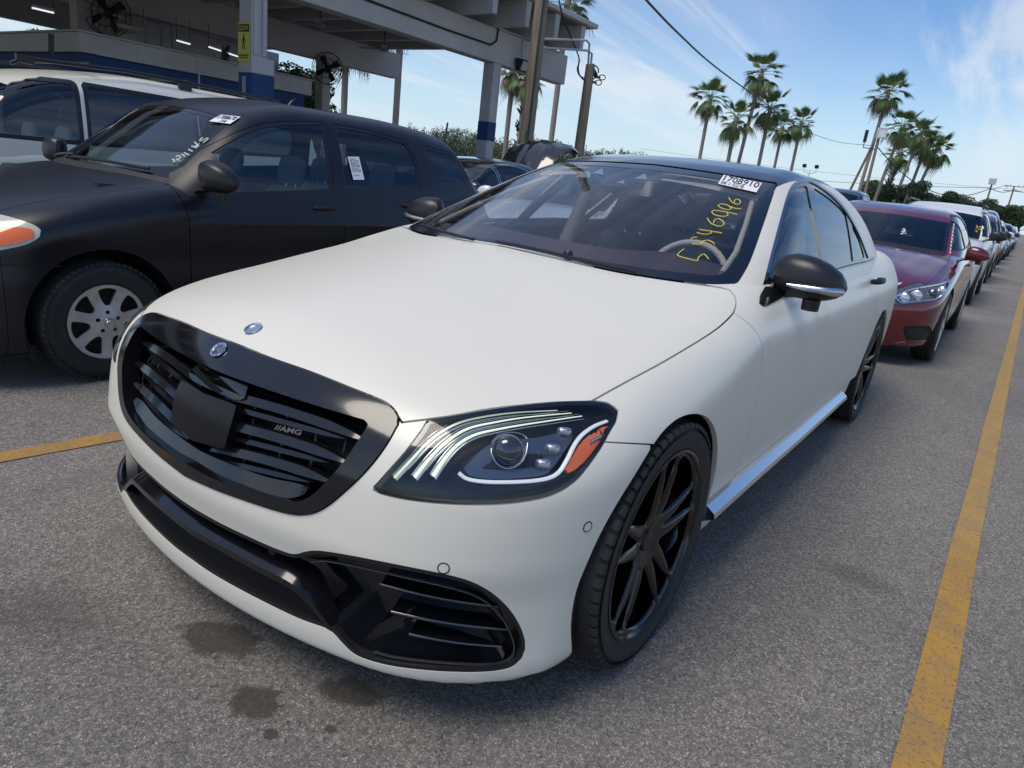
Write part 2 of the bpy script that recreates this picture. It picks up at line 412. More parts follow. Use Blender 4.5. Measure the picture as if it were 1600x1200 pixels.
def s_low(P):
    x, y, z = P[:, 0], np.abs(P[:, 1]), P[:, 2]
    lowfix = np.clip((x-.1)/.35, 0, 1)*np.clip((.5-z)/.3, 0, 1)
    zk = (z-.863-.12*np.clip(x, 0, .5))/.010; ck = .40*.010*np.where(zk > 20, zk, np.log1p(np.exp(np.minimum(zk, 20))))
    side = y-(sW(x)+sS(z)*(1-.85*lowfix)-ck*np.clip((.75-x)/.5, 0, 1))
    # a soft fender crown along the bonnet edge
    top = (z-(sH(x)-sC(x)*y*y))*.97
    front = x-(sX(z)-.26*y*y)
    rear = -(x-(-4.36+.22*y*y+.25*np.maximum(z-.75, 0)))
    f = smax(side, front, .35); f = smax(f, rear, .25); f = smax(f, top, sK(x))
    return smax(f, .15+.10*np.clip((.35-x)/.3, 0, 1)*0-z, .03)
gT = pch([-.2, -.457, -.9, -1.2, -1.478, -1.62, -1.76, -2.1, -2.5, -2.9, -3.2, -3.6, -4.0, -4.3], [.945, 1.040, 1.197, 1.296, 1.379, 1.412, 1.437, 1.470, 1.468, 1.435, 1.380, 1.255, 1.11, 1.0])
gc = pch([-.3, -.9, -1.5, -2.2, -3., -4.], [.40, .36, .22, 0, -.15, -.25])
gY = pch([.9, 1.0, 1.1, 1.2, 1.3, 1.38, 1.5], [.905, .868, .815, .757, .695, .640, .55])
gP = pch([-.5, -.8, -1.2, -1.6, -2.6, -3.1, -3.8], [-.06, -.03, -.01, 0, 0, -.025, -.12])
def s_grn(P):
    x, y, z = P[:, 0], np.abs(P[:, 1]), P[:, 2]
    side = (y-(gY(z)+gP(x)))*.88
    top = (z-gT(x+gc(x)*y*y)+.07*y*y)*.93
    return smax(smax(side, top, .105), .8-z, .02)
OUT_GR = cr([(250, 500, 'c'), (365, 537), (421.7, 560), (486.6, 582.7), (551.6, 608.7), (595, 626), (612, 638), (621, 650), (624, 661), (619.8, 668), (608, 690), (588.4, 718), (564.6, 745), (538.6, 769), (517, 787.4), (497.5, 799.3), (480, 804), (460.6, 804.3), (436.8, 799.3), (406.7, 790), (353.3, 771.7), (320, 758), (291.7, 745, 'c'), (200, 700, 'c')], 4)
IN_GR = cr([(200, 515, 'c'), (324, 573.5), (400, 603), (486.6, 632), (551.6, 651.5), (572, 657.5), (576.5, 664), (563.5, 684.5), (538.6, 721.4), (511.5, 751.7), (495.3, 768), (483, 777), (470, 782.5), (455, 784), (432.5, 781.5), (400, 773), (353, 755), (320, 740), (293, 724, 'c'), (200, 680, 'c')], 4)
HOOD = cr([(250, 470, 'c'), (250, 496, 'c'), (365, 536), (421.7, 559), (486.6, 581.7), (551.6, 607.7), (595, 625), (613, 637), (622, 650), (625, 660.5, 'c'), (700, 651), (770, 638.5), (860, 629.5), (923, 627.5, 'c'), (980, 596), (1040, 563.5), (1110, 521), (1140, 496), (1149, 482), (1150, 468), (1144, 457), (1130, 450), (1060, 440), (1000, 431), (950, 422), (860, 402), (800, 388), (700, 365), (640, 340, 'c')], 4)
q7 = lambda x, y: (560+.275*x, 600+.275*y)
HL = cr([(*q7(65, 605), 'c'), q7(110, 560), q7(180, 480), q7(260, 390), q7(330, 300), q7(375, 235), (*q7(390, 200), 'c'), q7(470, 188), q7(700, 148), q7(900, 119), q7(1100, 99), q7(1240, 92), q7(1330, 94), q7(1420, 108), q7(1462, 130), q7(1479, 160), q7(1472, 200), q7(1430, 272), q7(1390, 350), q7(1330, 440), q7(1260, 530), q7(1190, 590), q7(1100, 635), q7(1000, 662), q7(850, 682), q7(700, 688), q7(540, 685), q7(380, 673), q7(250, 655), q7(150, 632)], 4)
LOWB = cr([(150, 660, 'c'), (261, 764), (327.5, 808.7), (398.5, 843.5), (440, 861), (460.6, 866.4), (478.4, 862), (500.6, 861), (549.4, 868.6), (638, 886), (704.7, 899.7), (740, 910.8), (771, 928.5), (798, 955), (815.6, 986), (821, 1012.8), (811, 1035), (789, 1046), (749, 1050.5), (682.5, 1049), (616, 1041.7), (571.6, 1030.6), (549.4, 1019.5), (531.6, 1001.7), (514, 984), (460.6, 964), (371.9, 919.6), (309.7, 882), (238.7, 824), (150, 740, 'c')], 4)
WSO = cr([(640, 250, 'c'), (640, 345, 'c'), (800, 386), (860, 400), (950, 420), (1000, 429), (1060, 438), (1125, 446), (1142, 446), (1153, 440), (1172, 407.5), (1191, 355), (1206, 310), (1214, 286, 'c'), (1105, 268), (1000, 254), (900, 243), (800, 235)], 4)
WSI = cr([(640, 262, 'c'), (640, 345, 'c'), (752, 364), (830, 384), (902, 400), (996, 416), (1080, 426), (1118, 429), (1136, 421), (1161, 387), (1174, 345), (1186, 302), (1188, 291, 'c'), (1105, 276), (1000, 263.5), (900, 252), (800, 244)], 4)
SWO = cr([(1186, 483, 'c'), (1188.5, 461), (1199.8, 414), (1214.8, 357), (1229.8, 304), (1241, 285.6), (1258.8, 280.5), (1273.8, 284), (1300, 302), (1322.5, 326.4), (1337.5, 350.5), (1348.8, 373.3), (1358.5, 399.5), (1362, 409, 'c'), (1337, 411), (1311, 416), (1280, 430), (1240, 452), (1213, 470)], 4)
G1 = cr([(1193, 472, 'c'), (1205, 415), (1220, 358), (1234, 308), (1244, 291), (1262.5, 290, 'c'), (1273, 340), (1286, 404), (1292, 432, 'c'), (1240, 452), (1213, 466)], 4)
G2 = cr([(1272.5, 292, 'c'), (1285, 300), (1300, 311), (1323, 332, 'c'), (1330, 370), (1335, 409, 'c'), (1311, 414), (1296, 421, 'c'), (1283, 345)], 4)
G3 = cr([(1330, 342, 'c'), (1343, 370), (1353, 402, 'c'), (1340, 408, 'c'), (1336, 375)], 4)
gapFD = pch([.1, .3, .40, .503, .672, .777, .84, .892, .935, .975, 1.1], [-.60, -.605, -.625, -.634, -.637, -.622, -.605, -.580, -.54, -.49, -.35])
gapRD = pch([.1, .37, .5, .62, .757, .84, .9, 1.0], [-1.64, -1.65, -1.66, -1.67, -1.70, -1.715, -1.73, -1.75])
gapRR = pch([.1, .3, .45, .6, .75, .9, 1.05], [-2.60, -2.63, -2.68, -2.76, -2.83, -2.86, -2.90])
GAP = .0022
def before(fn, s=1, g=GAP): return lambda V: s*(V[:, 0]-fn(V[:, 2]))+g     # s=+1: keep the part behind the line
def spoke_disc(name, fields, R, parent, m, dish, thick, n=200, nr=60, r0=.0, off=0., bevel=None):
    """a dished disc in the xz plane facing +y, pierced by fields; thickness inwards"""
    a = np.linspace(0, 2*math.pi, n, endpoint=False); r = np.linspace(r0+1e-4, R, nr)
    A, Rr = np.meshgrid(a, r); V = np.stack([(Rr*np.cos(A)).ravel(), dish(Rr.ravel()), (Rr*np.sin(A)).ravel()], 1)
    i = (np.arange(nr-1)[:, None]*n+np.arange(n)[None]).ravel(); j = (np.arange(nr-1)[:, None]*n+(np.arange(n)+1)[None] % n).ravel()
    F = np.concatenate([np.stack([i, j, j+n], 1), np.stack([i, j+n, i+n], 1)])
    h = 1e-3; sl = (dish(Rr.ravel()+h)-dish(Rr.ravel()-h))/(2*h)
    N = np.stack([-sl*np.cos(A).ravel(), np.ones(len(V)), -sl*np.sin(A).ravel()], 1); N /= np.linalg.norm(N, axis=1)[:, None]
    c = np.cross(V[F[:, 1]]-V[F[:, 0]], V[F[:, 2]]-V[F[:, 0]])[:, 1] < 0; F[c] = F[c][:, [0, 2, 1]]
    for fn in fields: V, N, F = clip(V, N, F, fn)
    if bevel:
        d_, w_ = bevel
        Y = lambda Q: dish(np.hypot(Q[:, 0], Q[:, 2]))-d_*np.exp(-np.min([-fn(Q) for fn in fields], 0)/w_)
        h = 1e-3; ex, ez = np.array([h, 0, 0]), np.array([0, 0, h]); gx, gz = (Y(V+ex)-Y(V-ex))/(2*h), (Y(V+ez)-Y(V-ez))/(2*h)
        V = V.copy(); V[:, 1] = Y(V); N = np.stack([-gx, np.ones(len(V)), -gz], 1); N /= np.linalg.norm(N, axis=1)[:, None]
    y = np.array([[0, 1., 0]])
    V, N, F = flange(V, N, F, thick, lambda W: np.repeat(-y, len(W), 0))
    return mobj(name, V, F, m, parent, N=N)
def tyre(R, Rr, wd, parent, treads=True, n=64):
    """tyre centred on its axle, outer side +y; returns the object"""
    w2 = wd/2; b = MB()
    prof = [(Rr-.012, -w2*.80), (Rr+.01, -w2*.93), ((R+Rr)/2, -w2), (R-.030, -w2*.93), (R-.008, -w2*.80), (R, -w2*.62),
            (R, -w2*.42), (R-.007, -w2*.40), (R-.007, -w2*.34), (R, -w2*.32), (R, -w2*.04), (R-.007, -w2*.03), (R-.007, w2*.03), (R, w2*.04), (R, w2*.32), (R-.007, w2*.34), (R-.007, w2*.40), (R, w2*.42),
            (R, w2*.62), (R-.006, w2*.80), (R-.016, w2*.90), (R-.034, w2*.955), ((R+Rr)/2+.012, w2*1.0), ((R+Rr)/2+.009, w2*1.004), ((R+Rr)/2-.008, w2*.995), (Rr+.012, w2*.94), (Rr+.006, w2*.955), (Rr, w2*.92), (Rr-.012, w2*.80)]
    b.lathe(prof, n)
    o = b.build('tyre', RUBBER, parent, auto=38)
    if treads:
        t = MB(); N_ = 60
        for k in range(N_):
            a = 2*math.pi*k/N_
            for s in (-1, 1):
                c = np.array([math.cos(a)*(R-.010), s*w2*.80, math.sin(a)*(R-.010)])
                t.obox(c, (math.cos(a), -s*.35, math.sin(a)), (-math.sin(a), 0, math.cos(a)), (0, 1, 0), .0065, R*math.pi/N_*.40*1.7, w2*.17)
        to = t.build('tread_blocks', RUBBER, o); tag(to, kind='stuff')
    return o
WH = {}
def amg_wheel(name, loc, side, rot, parent, Rt=.355, Rr=.276, wd=.255):
    if 'w' in WH:
        e = copy_tree(WH['w'], parent); e.location = loc; e.rotation_euler = (0, rot-WH['r'], 0) if side > 0 else (0, -(rot-WH['r']), math.pi); return e
    e = empty(name, loc); e.parent = parent
    if side < 0: e.rotation_euler = (0, 0, math.pi)
    tyre(Rt, Rr, wd, e)
    b = MB(); yo = wd/2
    b.lathe([(Rr-.002, yo*.90), (Rr, yo*.95), (Rr-.007, yo*.96), (Rr-.014, yo*.90), (Rr-.020, yo*.70), (Rr-.032, yo*.3), (Rr-.034, -yo*.8), (Rr+.0, -yo*.85)], 72)
    rim = b.build('rim', WHEELBLK, e, auto=40)
    dish = lambda r: .112-.034*np.exp(-(r/.085)**2)+.006*np.clip((r-.15)/.1, 0, 1)
    holes = []
    def poly(a0, pts):
        ca, sa = math.cos(a0), math.sin(a0); return cr([(r*math.cos(t)*ca-r*math.sin(t)*sa, r*math.cos(t)*sa+r*math.sin(t)*ca) for r, t in pts], 5)
    for k in range(5):
        a0 = rot+k*2*math.pi/5; d = math.radians
        holes.append(inv(fxz(poly(a0+math.pi/5, [(.085, 0), (.12, d(12)), (.19, d(20)), (.245, d(22)), (.256, 0), (.245, d(-22)), (.19, d(-20)), (.12, d(-12))]))))
        holes.append(inv(fxz(poly(a0, [(.085, 0), (.12, d(3.5)), (.19, d(6.5)), (.245, d(8)), (.253, 0), (.245, d(-8)), (.19, d(-6.5)), (.12, d(-3.5))]))))
    spoke_disc('spokes', holes, Rr-.012, e, WHEELBLK, dish, .045, n=300, nr=60, bevel=(.012, .008))
    h = MB(); h.lathe([(0, .088), (.020, .0905), (.030, .088), (.033, .082), (.034, .070)], 24)
    hub = h.build('centre_cap', SBLACK, e, auto=30)
    l = MB()
    for k in range(5):
        a = rot+math.pi/5+k*2*math.pi/5; l.lathe([(0, .085), (.009, .085), (.011, .07), (.011, .05)], 6, c=(.056*math.cos(a), 0, .056*math.sin(a)))
    l.build('wheel_bolts', SBLACK, e)
    WH['w'] = e; WH['r'] = rot
    v = MB(); a = math.radians(-118); v.tube([(.238*math.cos(a), .07, .238*math.sin(a)), (.232*math.cos(a), .098, .232*math.sin(a))], .004, 8); v.build('valve', BRUSHED, e)
    dsc = MB(); dsc.lathe([(.06, .0), (.185, .0), (.185, .03), (.06, .03)], 40, closed=True); dsc.build('brake_disc', STEEL, e, auto=30)
    c = MB(); V = []
    for k in range(9):
        a = math.radians(115+k*9); V.append((.165*math.cos(a), .045, .165*math.sin(a)))
    c.tube(V, .032, 8, flat=1.0); c.build('brake_caliper', RED_CAL, e, auto=40)
    return e
def build_sedan():
    T = empty('white_sedan', (0, 0, 0), 0, 'satin white sedan nearest the viewer, with black grille and yellow digits on its windscreen', 'car')
    low = sweep_star(s_low, 0., -3.7, .5, .0115)
    grn = sweep_star(s_grn, -1.4, -3.1, .95, .0115, half=(math.radians(70), math.pi))
    front = fhalf(0, -.85, -1)                                     # x > -.85
    archF, archR = fcirc(0, .345, .388), fcirc(-3.165, .345, .392)
    noarch = [inv(archF), inv(archR)]
    wheelzone = lambda f: (lambda V: np.where(np.abs(V[:, 1]) > .55, f(V), -1.))
    nF, nR = wheelzone(inv(archF)), wheelzone(inv(archR))
    g = GAP
    hood = put('bonnet', panel(low, [front, grow(fpx(HOOD), -g*1.2)], fl=.014), WHITE, T)
    hl, gr, lo = fpx(HL), fpx(OUT_GR), fpx(LOWB)
    nh = inv(grow(fpx(HOOD), g))
    seam = lambda V: pix(V)[0]                                     # bumper joint behind the lamp
    def below_seam(s):
        def f(V):
            q, z = pix(V); v = (690.5+(q[:, 0]-945)*.055)-q[:, 1]
            return s*v*z/CAM['f']+g*.8
        return f
    behind_lamp = lambda V: (pix(V)[0][:, 0] < 940)
    # bumper: everything ahead of the arch that is not bonnet, lamp, grille or lower intake, under the joint
    bz = lambda V: np.where(behind_lamp(V), -1., below_seam(1)(V))
    fz = lambda V: np.where(V[:, 0] < .0, -1., np.where(behind_lamp(V), 1., below_seam(-1)(V)))
    bump = panel(low, [fhalf(0, .18, -1), nh, inv(grow(hl, g*.6)), inv(grow(gr, g*.6)), inv(grow(lo, g*.3)), bz, nF], fl=.020)
    put('front_bumper', bump, WHITE, T)
    fender = panel(low, [front, nh, inv(grow(hl, g*.6)), fz, nF, before(gapFD, -1), fhalf(2, .285, -1)], fl=.016)
    put('front_wing', fender, WHITE, T, 'pair')
    sill = fhalf(2, .372, -1)
    beltcut = lambda V: s_grn(V)*-1-.02                                      # drop what lies inside the cabin
    cab = lambda V: -(s_grn(V)+.006)
    nhd = lambda V: np.where(V[:, 0] > -.85, inv(grow(fpx(HOOD), g))(V), -1.)
    put('front_door', panel(low, [before(gapFD), before(gapRD, -1), sill, cab, nhd, (lambda V: .70-V[:, 1])], fl=.010), WHITE, T, 'pair')
    put('rear_door', panel(low, [before(gapRD), before(gapRR, -1), sill, cab, nR, (lambda V: .70-V[:, 1])], fl=.010), WHITE, T, 'pair')
    put('rear_quarter', panel(low, [before(gapRR), sill, cab, nR], fl=.016), WHITE, T)
    put('side_skirt', panel(low, [fhalf(0, -.35, 1), fhalf(0, -2.60, -1), fhalf(2, .368, 1), nF, nR], fl=.010), WHITE, T, 'pair')
    # dark inner shell seen through joints and openings
    inn = lambda V: -(s_grn(V)+.03)
    put('inner_shell', panel(low, [nF, nR, inn, inv(grow(gr, -.004)), inv(grow(lo, -.004)), inv(grow(hl, -.004))], off=-.016, fl=.0), VOID, T)
    # ---- grille
    ig = fpx(IN_GR)
    bez = panel(low, [fhalf(0, .4, -1), grow(gr, -g*.6), inv(ig)], off=lambda V: .004*np.ones(len(V)), fl=0)
    V, N, F = bez
    V, N, F = flange(V, N, F, .05, lambda W: np.repeat(np.array([[-1., 0, 0]]), len(W), 0))
    G = put('grille', (V, N, F), GBLACK, T)[0]
    put('radiator_mesh', panel(low, [fhalf(0, .35, -1), grow(ig, .01)], off=-.075, fl=0), VOID, G)
    # louvres: three pairs each side, tapering to a tip near the frame
    rows = [((369, 622.5), (565, 685.5)), ((356, 666), (540, 722)), ((346, 705), (513, 752))]
    def strip(pts, w_, h_, name, m, par):
        b = MB(); Vv = []
        for i, P in enumerate(pts):
            t = i/(len(pts)-1); ww = w_*(1-.75*max(0, (t-.72)/.28)**1.5)
            k_ = ww/w_; Vv += [(P[0]+.004, P[1], P[2]-h_*.7*k_), (P[0]-.75*h_*k_, P[1], P[2]+h_*k_), (P[0]-ww, P[1], P[2]+h_*.8*k_), (P[0]-ww, P[1], P[2]-h_*.9*k_)]
        n = len(pts); Fv = [(i*4+k, i*4+(k+1) % 4, (i+1)*4+(k+1) % 4, (i+1)*4+k) for i in range(n-1) for k in range(4)]+[(0, 1, 2, 3), tuple((n-1)*4+k for k in (3, 2, 1, 0))]
        for s in (1, -1):
            q = MB(); q.add([(x, y*s, z) for x, y, z in Vv], Fv); q.build(name, m, par, auto=30)
    for a, b_ in rows:
        for dz, dd, hh in ((0, 0, .0105), (18, .010, .0055)):
            pts = []
            for t in np.linspace(0, 1, 26):
                px = (a[0]-16)*(1-t)+b_[0]*t; py = (a[1]-5)*(1-t)+b_[1]*t-4*math.sin(math.pi*t)+dz*(1-t**4)
                pts.append(hit(px, py, s_low, -.028-dd))
            strip(pts, .034, hh, 'louvre', GBLACK, G)
    pts = [hit(px, py, s_low, -.02) for px, py in cr([(297, 715), (340, 735), (400, 758), (450, 769), (479, 768)], 4, closed=False)]
    strip(pts, .04, .020, 'louvre', GBLACK, G)
    # uprights between the louvres
    for px in (402, 452, 500, 545):
        for s in (1, -1):
            b = MB(); P = [hit(px-i*7, 628+(px-402)*.30+i*33, s_low, -.052) for i in range(5)]
            P = [(p[0], p[1]*s, p[2]) for p in P]; b.tube(P, .0035, 6); b.build('upright', GRILLEBLK, G)
    # centre radar panel with its raised keel and the two windows above
    def patch(poly, off, name, m, par, side='both', fl=.03):
        return put(name, panel(low, [fhalf(0, .3, -1), fpx(cr(poly, 1))], off=off, fl=fl), m, par, side)
    keel = lambda V: -.012-.05*np.minimum(np.abs(V[:, 1]), .1)*1.2+.006
    patch([(260, 590, 'c'), (318, 615, 'c'), (352, 627, 'c'), (363, 632, 'c'), (343, 703, 'c'), (300, 690, 'c'), (230, 660, 'c')], keel, 'radar_cover', mat('radar_black', (.006, .006, .008), rough=.3, spec=.3), G)
    patch([(260, 560, 'c'), (325, 580, 'c'), (378, 594, 'c'), (369, 621, 'c'), (352, 619.5, 'c'), (318, 605, 'c'), (240, 575, 'c')], lambda V: keel(V)-.012, 'camera_window', DARKG, G)
    # star badge on the frame and the round one on the bonnet
    def badge(P, n_, r, name, star, par):
        n_ = np.array(n_, float); n_ /= np.linalg.norm(n_); u = np.cross([0, 1., 0], n_); u /= np.linalg.norm(u); v = np.cross(n_, u)
        b = MB(); ring = [P+r*(math.cos(a)*u+math.sin(a)*v)+n_*.002 for a in np.linspace(0, 2*math.pi, 33)]
        b.tube(ring, r*.13, 6, cap=False); o = b.build(name, CHROME, par, auto=50)
        d = MB(); R2 = [P+r*.97*(math.cos(a)*u+math.sin(a)*v)+n_*.0012 for a in np.linspace(0, 2*math.pi, 33)[:-1]]
        d.add(R2, [tuple(range(32))]); d.build('badge_plate', mat('badge_blue_black', (.05, .06, .10), rough=.25) if star else BRUSHED, o)
        if star:
            s_ = MB(); pts = []
            for k in range(6):
                a = math.pi+k*math.pi/3; rr = r*.78 if k % 2 == 0 else r*.14
                pts.append(P+rr*(math.cos(a)*u+math.sin(a)*v)+n_*.0026)
            c_ = P+n_*.006; s_.add(pts+[c_], [(k, (k+1) % 6, 6) for k in range(6)]); s_.build('star', CHROME, o)
            q = [P+r*.80*(math.cos(a)*u+math.sin(a)*v)+n_*.0022 for a in np.linspace(0, 2*math.pi, 33)]
            MB().tube(q, r*.045, 5, cap=False).build('badge_band', CHROME, o)
        return o
    P = hit(342, 547, s_low, .006); badge(P, grad(s_low, P[None])[0], .0205, 'star_badge', True, G)
    P = hit(396, 514, s_low, .001); badge(P, grad(s_low, P[None])[0], .0215, 'bonnet_badge', False, hood[0])
    # small letters on the louvre
    P0 = hit(428, 671, s_low, .012); P1 = hit(472, 681, s_low, .012)
    text_on('lettering', '//AMG', P0, P1, .013, BRUSHED, G, shear=.3)
    # ---- headlamps
    front_ = front; front = lambda V: np.maximum(front_(V), .45-V[:, 2])
    dep = lambda V: -.006-.050*np.clip(-hl(V)/.05, 0, 1)**.7
    for s, sd_ in ((1, 1), (-1, -1)):
        H = empty('headlight', (0, 0, 0)); H.parent = T
        def half(sf): return sf if s > 0 else mirror(*sf)
        def hp(name, sf, m):
            sf = half(sf); return mobj(name, sf[0], sf[2], m, H, N=sf[1])
        hp('lamp_housing', panel(low, [front, grow(hl, -.001)], off=dep, fl=0), SBLACK)
        hp('lamp_lens', panel(low, [front, grow(hl, -.001)], off=-.0005, fl=.010), CLEARL)
        rimp = panel(low, [front, grow(hl, -.001), inv(grow(hl, -.010))], off=-.002, fl=0); hp('lamp_surround', rimp, GBLACK)
        def path(pts, off, n=6): return [np.array([p[0], p[1]*s, p[2]]) for p in [hit(*q7(*q), s_low, off) for q in cr(pts, n, closed=False)]]
        def ribbon(name, pts, off, r, m, flat=None, n=6, taper=False):
            P_ = path(pts, off, n); k = len(P_); rs = [r*(1-.75*(i/(k-1))) if taper else r for i in range(k)]
            b = MB(); b.tube(P_, rs, 8, flat=flat); return b.build(name, m, H, auto=60)
        # three eyebrow light guides, fanning out of the outer upper corner
        for k, pts in enumerate(([(205, 530), (300, 430), (420, 310), (560, 225), (720, 185), (900, 162), (1130, 150)],
                                 [(320, 530), (400, 430), (500, 330), (620, 255), (780, 217), (950, 190), (1210, 165)],
                                 [(425, 525), (480, 440), (560, 350), (660, 290), (800, 256), (980, 225), (1270, 182)])):
            ribbon('eyebrow_light', pts, -.014, .0068, LED, flat=.6, taper=True)
            ribbon('eyebrow_trim', [(x+14, y+16) for x, y in pts], -.017, .0035, CHROME, taper=True)
            ribbon('eyebrow_trim', [(x-16, y-12) for x, y in pts], -.02, .0028, CHROME, taper=True)
        # lower lamp guide sweeping up beside the amber lens
        ribbon('running_light', [(570, 505), (620, 540), (720, 556), (850, 558), (980, 552), (1080, 535), (1140, 500), (1185, 430), (1225, 350), (1270, 290), (1340, 240), (1410, 212)], -.014, .0058, WLENS, flat=.7)
        am = fpx(cr([q7(1165, 520), q7(1200, 470), q7(1240, 390), q7(1285, 315), q7(1350, 262), q7(1425, 222), q7(1415, 275), q7(1365, 350), q7(1310, 425), q7(1245, 485), q7(1195, 520)], 4))
        hp('indicator_lens', panel(low, [front, am], off=-.009, fl=.012), AMBER)
        ribbon('indicator_reflector', [(1312, 330), (1345, 312), (1395, 292)], -.006, .0035, CHROME)
        # reflector bowl, projector lens and the three small lenses
        bowl = fpx(cr([q7(590, 490), q7(640, 420), q7(700, 350), q7(790, 290), q7(900, 275), q7(1060, 260), q7(1240, 215), q7(1255, 260), q7(1190, 380), q7(1120, 490), q7(1040, 520), q7(880, 535), q7(700, 530)], 4))
        hp('reflector_bowl', panel(low, [front, bowl], off=lambda V: -.03-.045*np.clip(-bowl(V)/.05, 0, 1), fl=.006), mat('lamp_bezel_grey', (.22, .23, .24), rough=.16, metal=.8))
        def disc(c, r, name, m, off=-.03, bulge=.02, n_=24, sq=1.):
            Pc = hit(*q7(*c), s_low, off); nn = np.array([.82, .52, .12]); nn /= np.linalg.norm(nn); u = np.cross([0, 0, 1], nn); u /= np.linalg.norm(u); v = np.cross(nn, u)
            V_ = []; rr = [(1, 0), (.92, .45), (.6, .85), (.01, 1)]
            for f_, h_ in rr:
                for k in range(n_):
                    a = 2*math.pi*k/n_; ca, sa = math.cos(a), math.sin(a)
                    if sq != 1.: k_ = (abs(ca)**4+abs(sa)**4)**-.25; ca *= k_; sa *= k_*sq
                    V_.append(Pc+r*f_*(ca*u+sa*v)+nn*bulge*h_)
            F_ = [(i*n_+k, i*n_+(k+1) % n_, (i+1)*n_+(k+1) % n_, (i+1)*n_+k) for i in range(3) for k in range(n_)]+[tuple(3*n_+k for k in range(n_))]
            V_ = [(p[0], p[1]*s, p[2]) for p in V_]; b = MB(); b.add(V_, F_); o = b.build(name, m, H, auto=60)
            ringp = [(p[0], p[1]*s, p[2]) for p in [Pc+r*1.06*(math.cos(a)*u*(1 if sq == 1 else (abs(math.cos(a))**4+abs(math.sin(a))**4)**-.25)+math.sin(a)*v*(1 if sq == 1 else sq*(abs(math.cos(a))**4+abs(math.sin(a))**4)**-.25)) for a in np.linspace(0, 2*math.pi, n_+1)]]
            MB().tube(ringp, r*.07, 6, cap=False).build('lens_ring', BRUSHED, o, auto=60)
        disc((845, 380), .034, 'projector_lens', glassy, -.034, .022)
        for c in ((1170, 272), (1105, 368), (1050, 455)): disc(c, .0150, 'small_lens', BRUSHED, -.026, .008, sq=.62)
        ribbon('lamp_shroud', [(760, 330), (800, 290), (880, 275), (950, 300), (960, 360), (930, 440), (860, 480), (790, 455), (757, 390), (760, 330)], -.034, .0018, BRUSHED)
    # ---- lower intakes: recessed black pan, wing-shaped blade, slats
    dlo = lambda V: -.004-.085*np.clip(-lo(V)/.05, 0, 1)
    LI = put('lower_intake', panel(low, [fhalf(0, .2, -1), grow(lo, -g*.3)], off=dlo, fl=0), GBLACK, T)[0]
    lip = panel(low, [fhalf(0, .2, -1), grow(lo, -.0006), inv(grow(lo, -.008))], off=-.001, fl=.03); put('intake_surround', lip, SBLACK, LI)
    BL = [(297, 829), (340, 853), (400, 886), (440, 906), (462, 920), (480, 938), (500, 962), (520, 988), (540, 1010), (562, 1024), (600, 1035)]
    bl_off = pch([0, 3, 5, 8, 10], [.004, .004, .002, -.003, -.012])
    bw = pch([0, 3, 4.5, 6, 8, 10], [.050, .052, .06, .045, .03, .02])
    Pt = cr(BL, 5, closed=False); n = len(Pt)
    for s in (1, -1):
        V_ = []
        for i, q_ in enumerate(Pt):
            k = i/(n-1)*10; p = hit(q_[0], q_[1], s_low, float(bl_off(k))); w_ = float(bw(k)); nn = grad(s_low, p[None])[0]; nn[2] = 0; nn /= np.linalg.norm(nn)
            t_ = .011
            back = p-nn*w_
            up = .030 if k < 5 else .03*max(0, 1-(k-5)/3)
            V_ += [p+[0, 0, t_*.5], back+[0, 0, up+.006], back+[0, 0, -.010], p+[0, 0, -t_]]
        V_ = [(a[0], a[1]*s, a[2]) for a in V_]
        F_ = [(i*4+k, i*4+(k+1) % 4, (i+1)*4+(k+1) % 4, (i+1)*4+k) for i in range(n-1) for k in range(4)]+[(0, 1, 2, 3), tuple((n-1)*4+k for k in (3, 2, 1, 0))]
        b = MB(); b.add(V_, F_); b.build('splitter_blade', GBLACK, LI, auto=35)
        for a_, b_ in (((595, 912), (790, 948)), ((612, 955), (800, 983)), ((640, 990), (806, 1010))):
            b = MB(); P_ = [hit(a_[0]*(1-t)+b_[0]*t, a_[1]*(1-t)+b_[1]*t+5*math.sin(math.pi*t), s_low, -.040) for t in np.linspace(0, 1, 8)]
            VV = []
            for p in P_: VV += [p, p+np.array([-.045, -.02, .006]), p+np.array([-.045, -.02, -.004]), p+np.array([0, 0, -.006])]
            VV = [(a[0], a[1]*s, a[2]) for a in VV]
            b.add(VV, [(i*4+k, i*4+(k+1) % 4, (i+1)*4+(k+1) % 4, (i+1)*4+k) for i in range(7) for k in range(4)]+[(0, 1, 2, 3), (31, 30, 29, 28)]); b.build('intake_slat', GBLACK, LI)
            MB().tube([(p[0]+.002, p[1]*s, p[2]) for p in P_], .0028, 6).build('slat_highlight_edge', SHINY, LI, auto=60)  # glossy tube added along the slat to draw a highlight line
        pe = [hit(x, y, s_low, -.012) for x, y in cr([(486, 878), (510, 876), (560, 885), (640, 903), (705, 918), (742, 930), (772, 950), (793, 980), (803, 1010), (795, 1030), (765, 1038), (690, 1035), (620, 1027), (585, 1018)], 4, closed=False)]
        MB().tube([(p[0], p[1]*s, p[2]) for p in pe], .0045, 6, flat=.6).build('intake_highlight_bead', SHINY, LI, auto=60)  # glossy bead added to give the intake outline a bright highlight
        # scuffed fin beside the outer intake
        P_ = [hit(x, y, s_low, -.030) for x, y in [(632, 972), (600, 985), (575, 1000), (558, 1016)]]
        VV = []
        for i, p in enumerate(P_): VV += [p+np.array([.004, 0, .006]), p+np.array([-.03, .0, .026]), p+np.array([-.035, 0, -.006]), p+np.array([0, 0, -.012])]
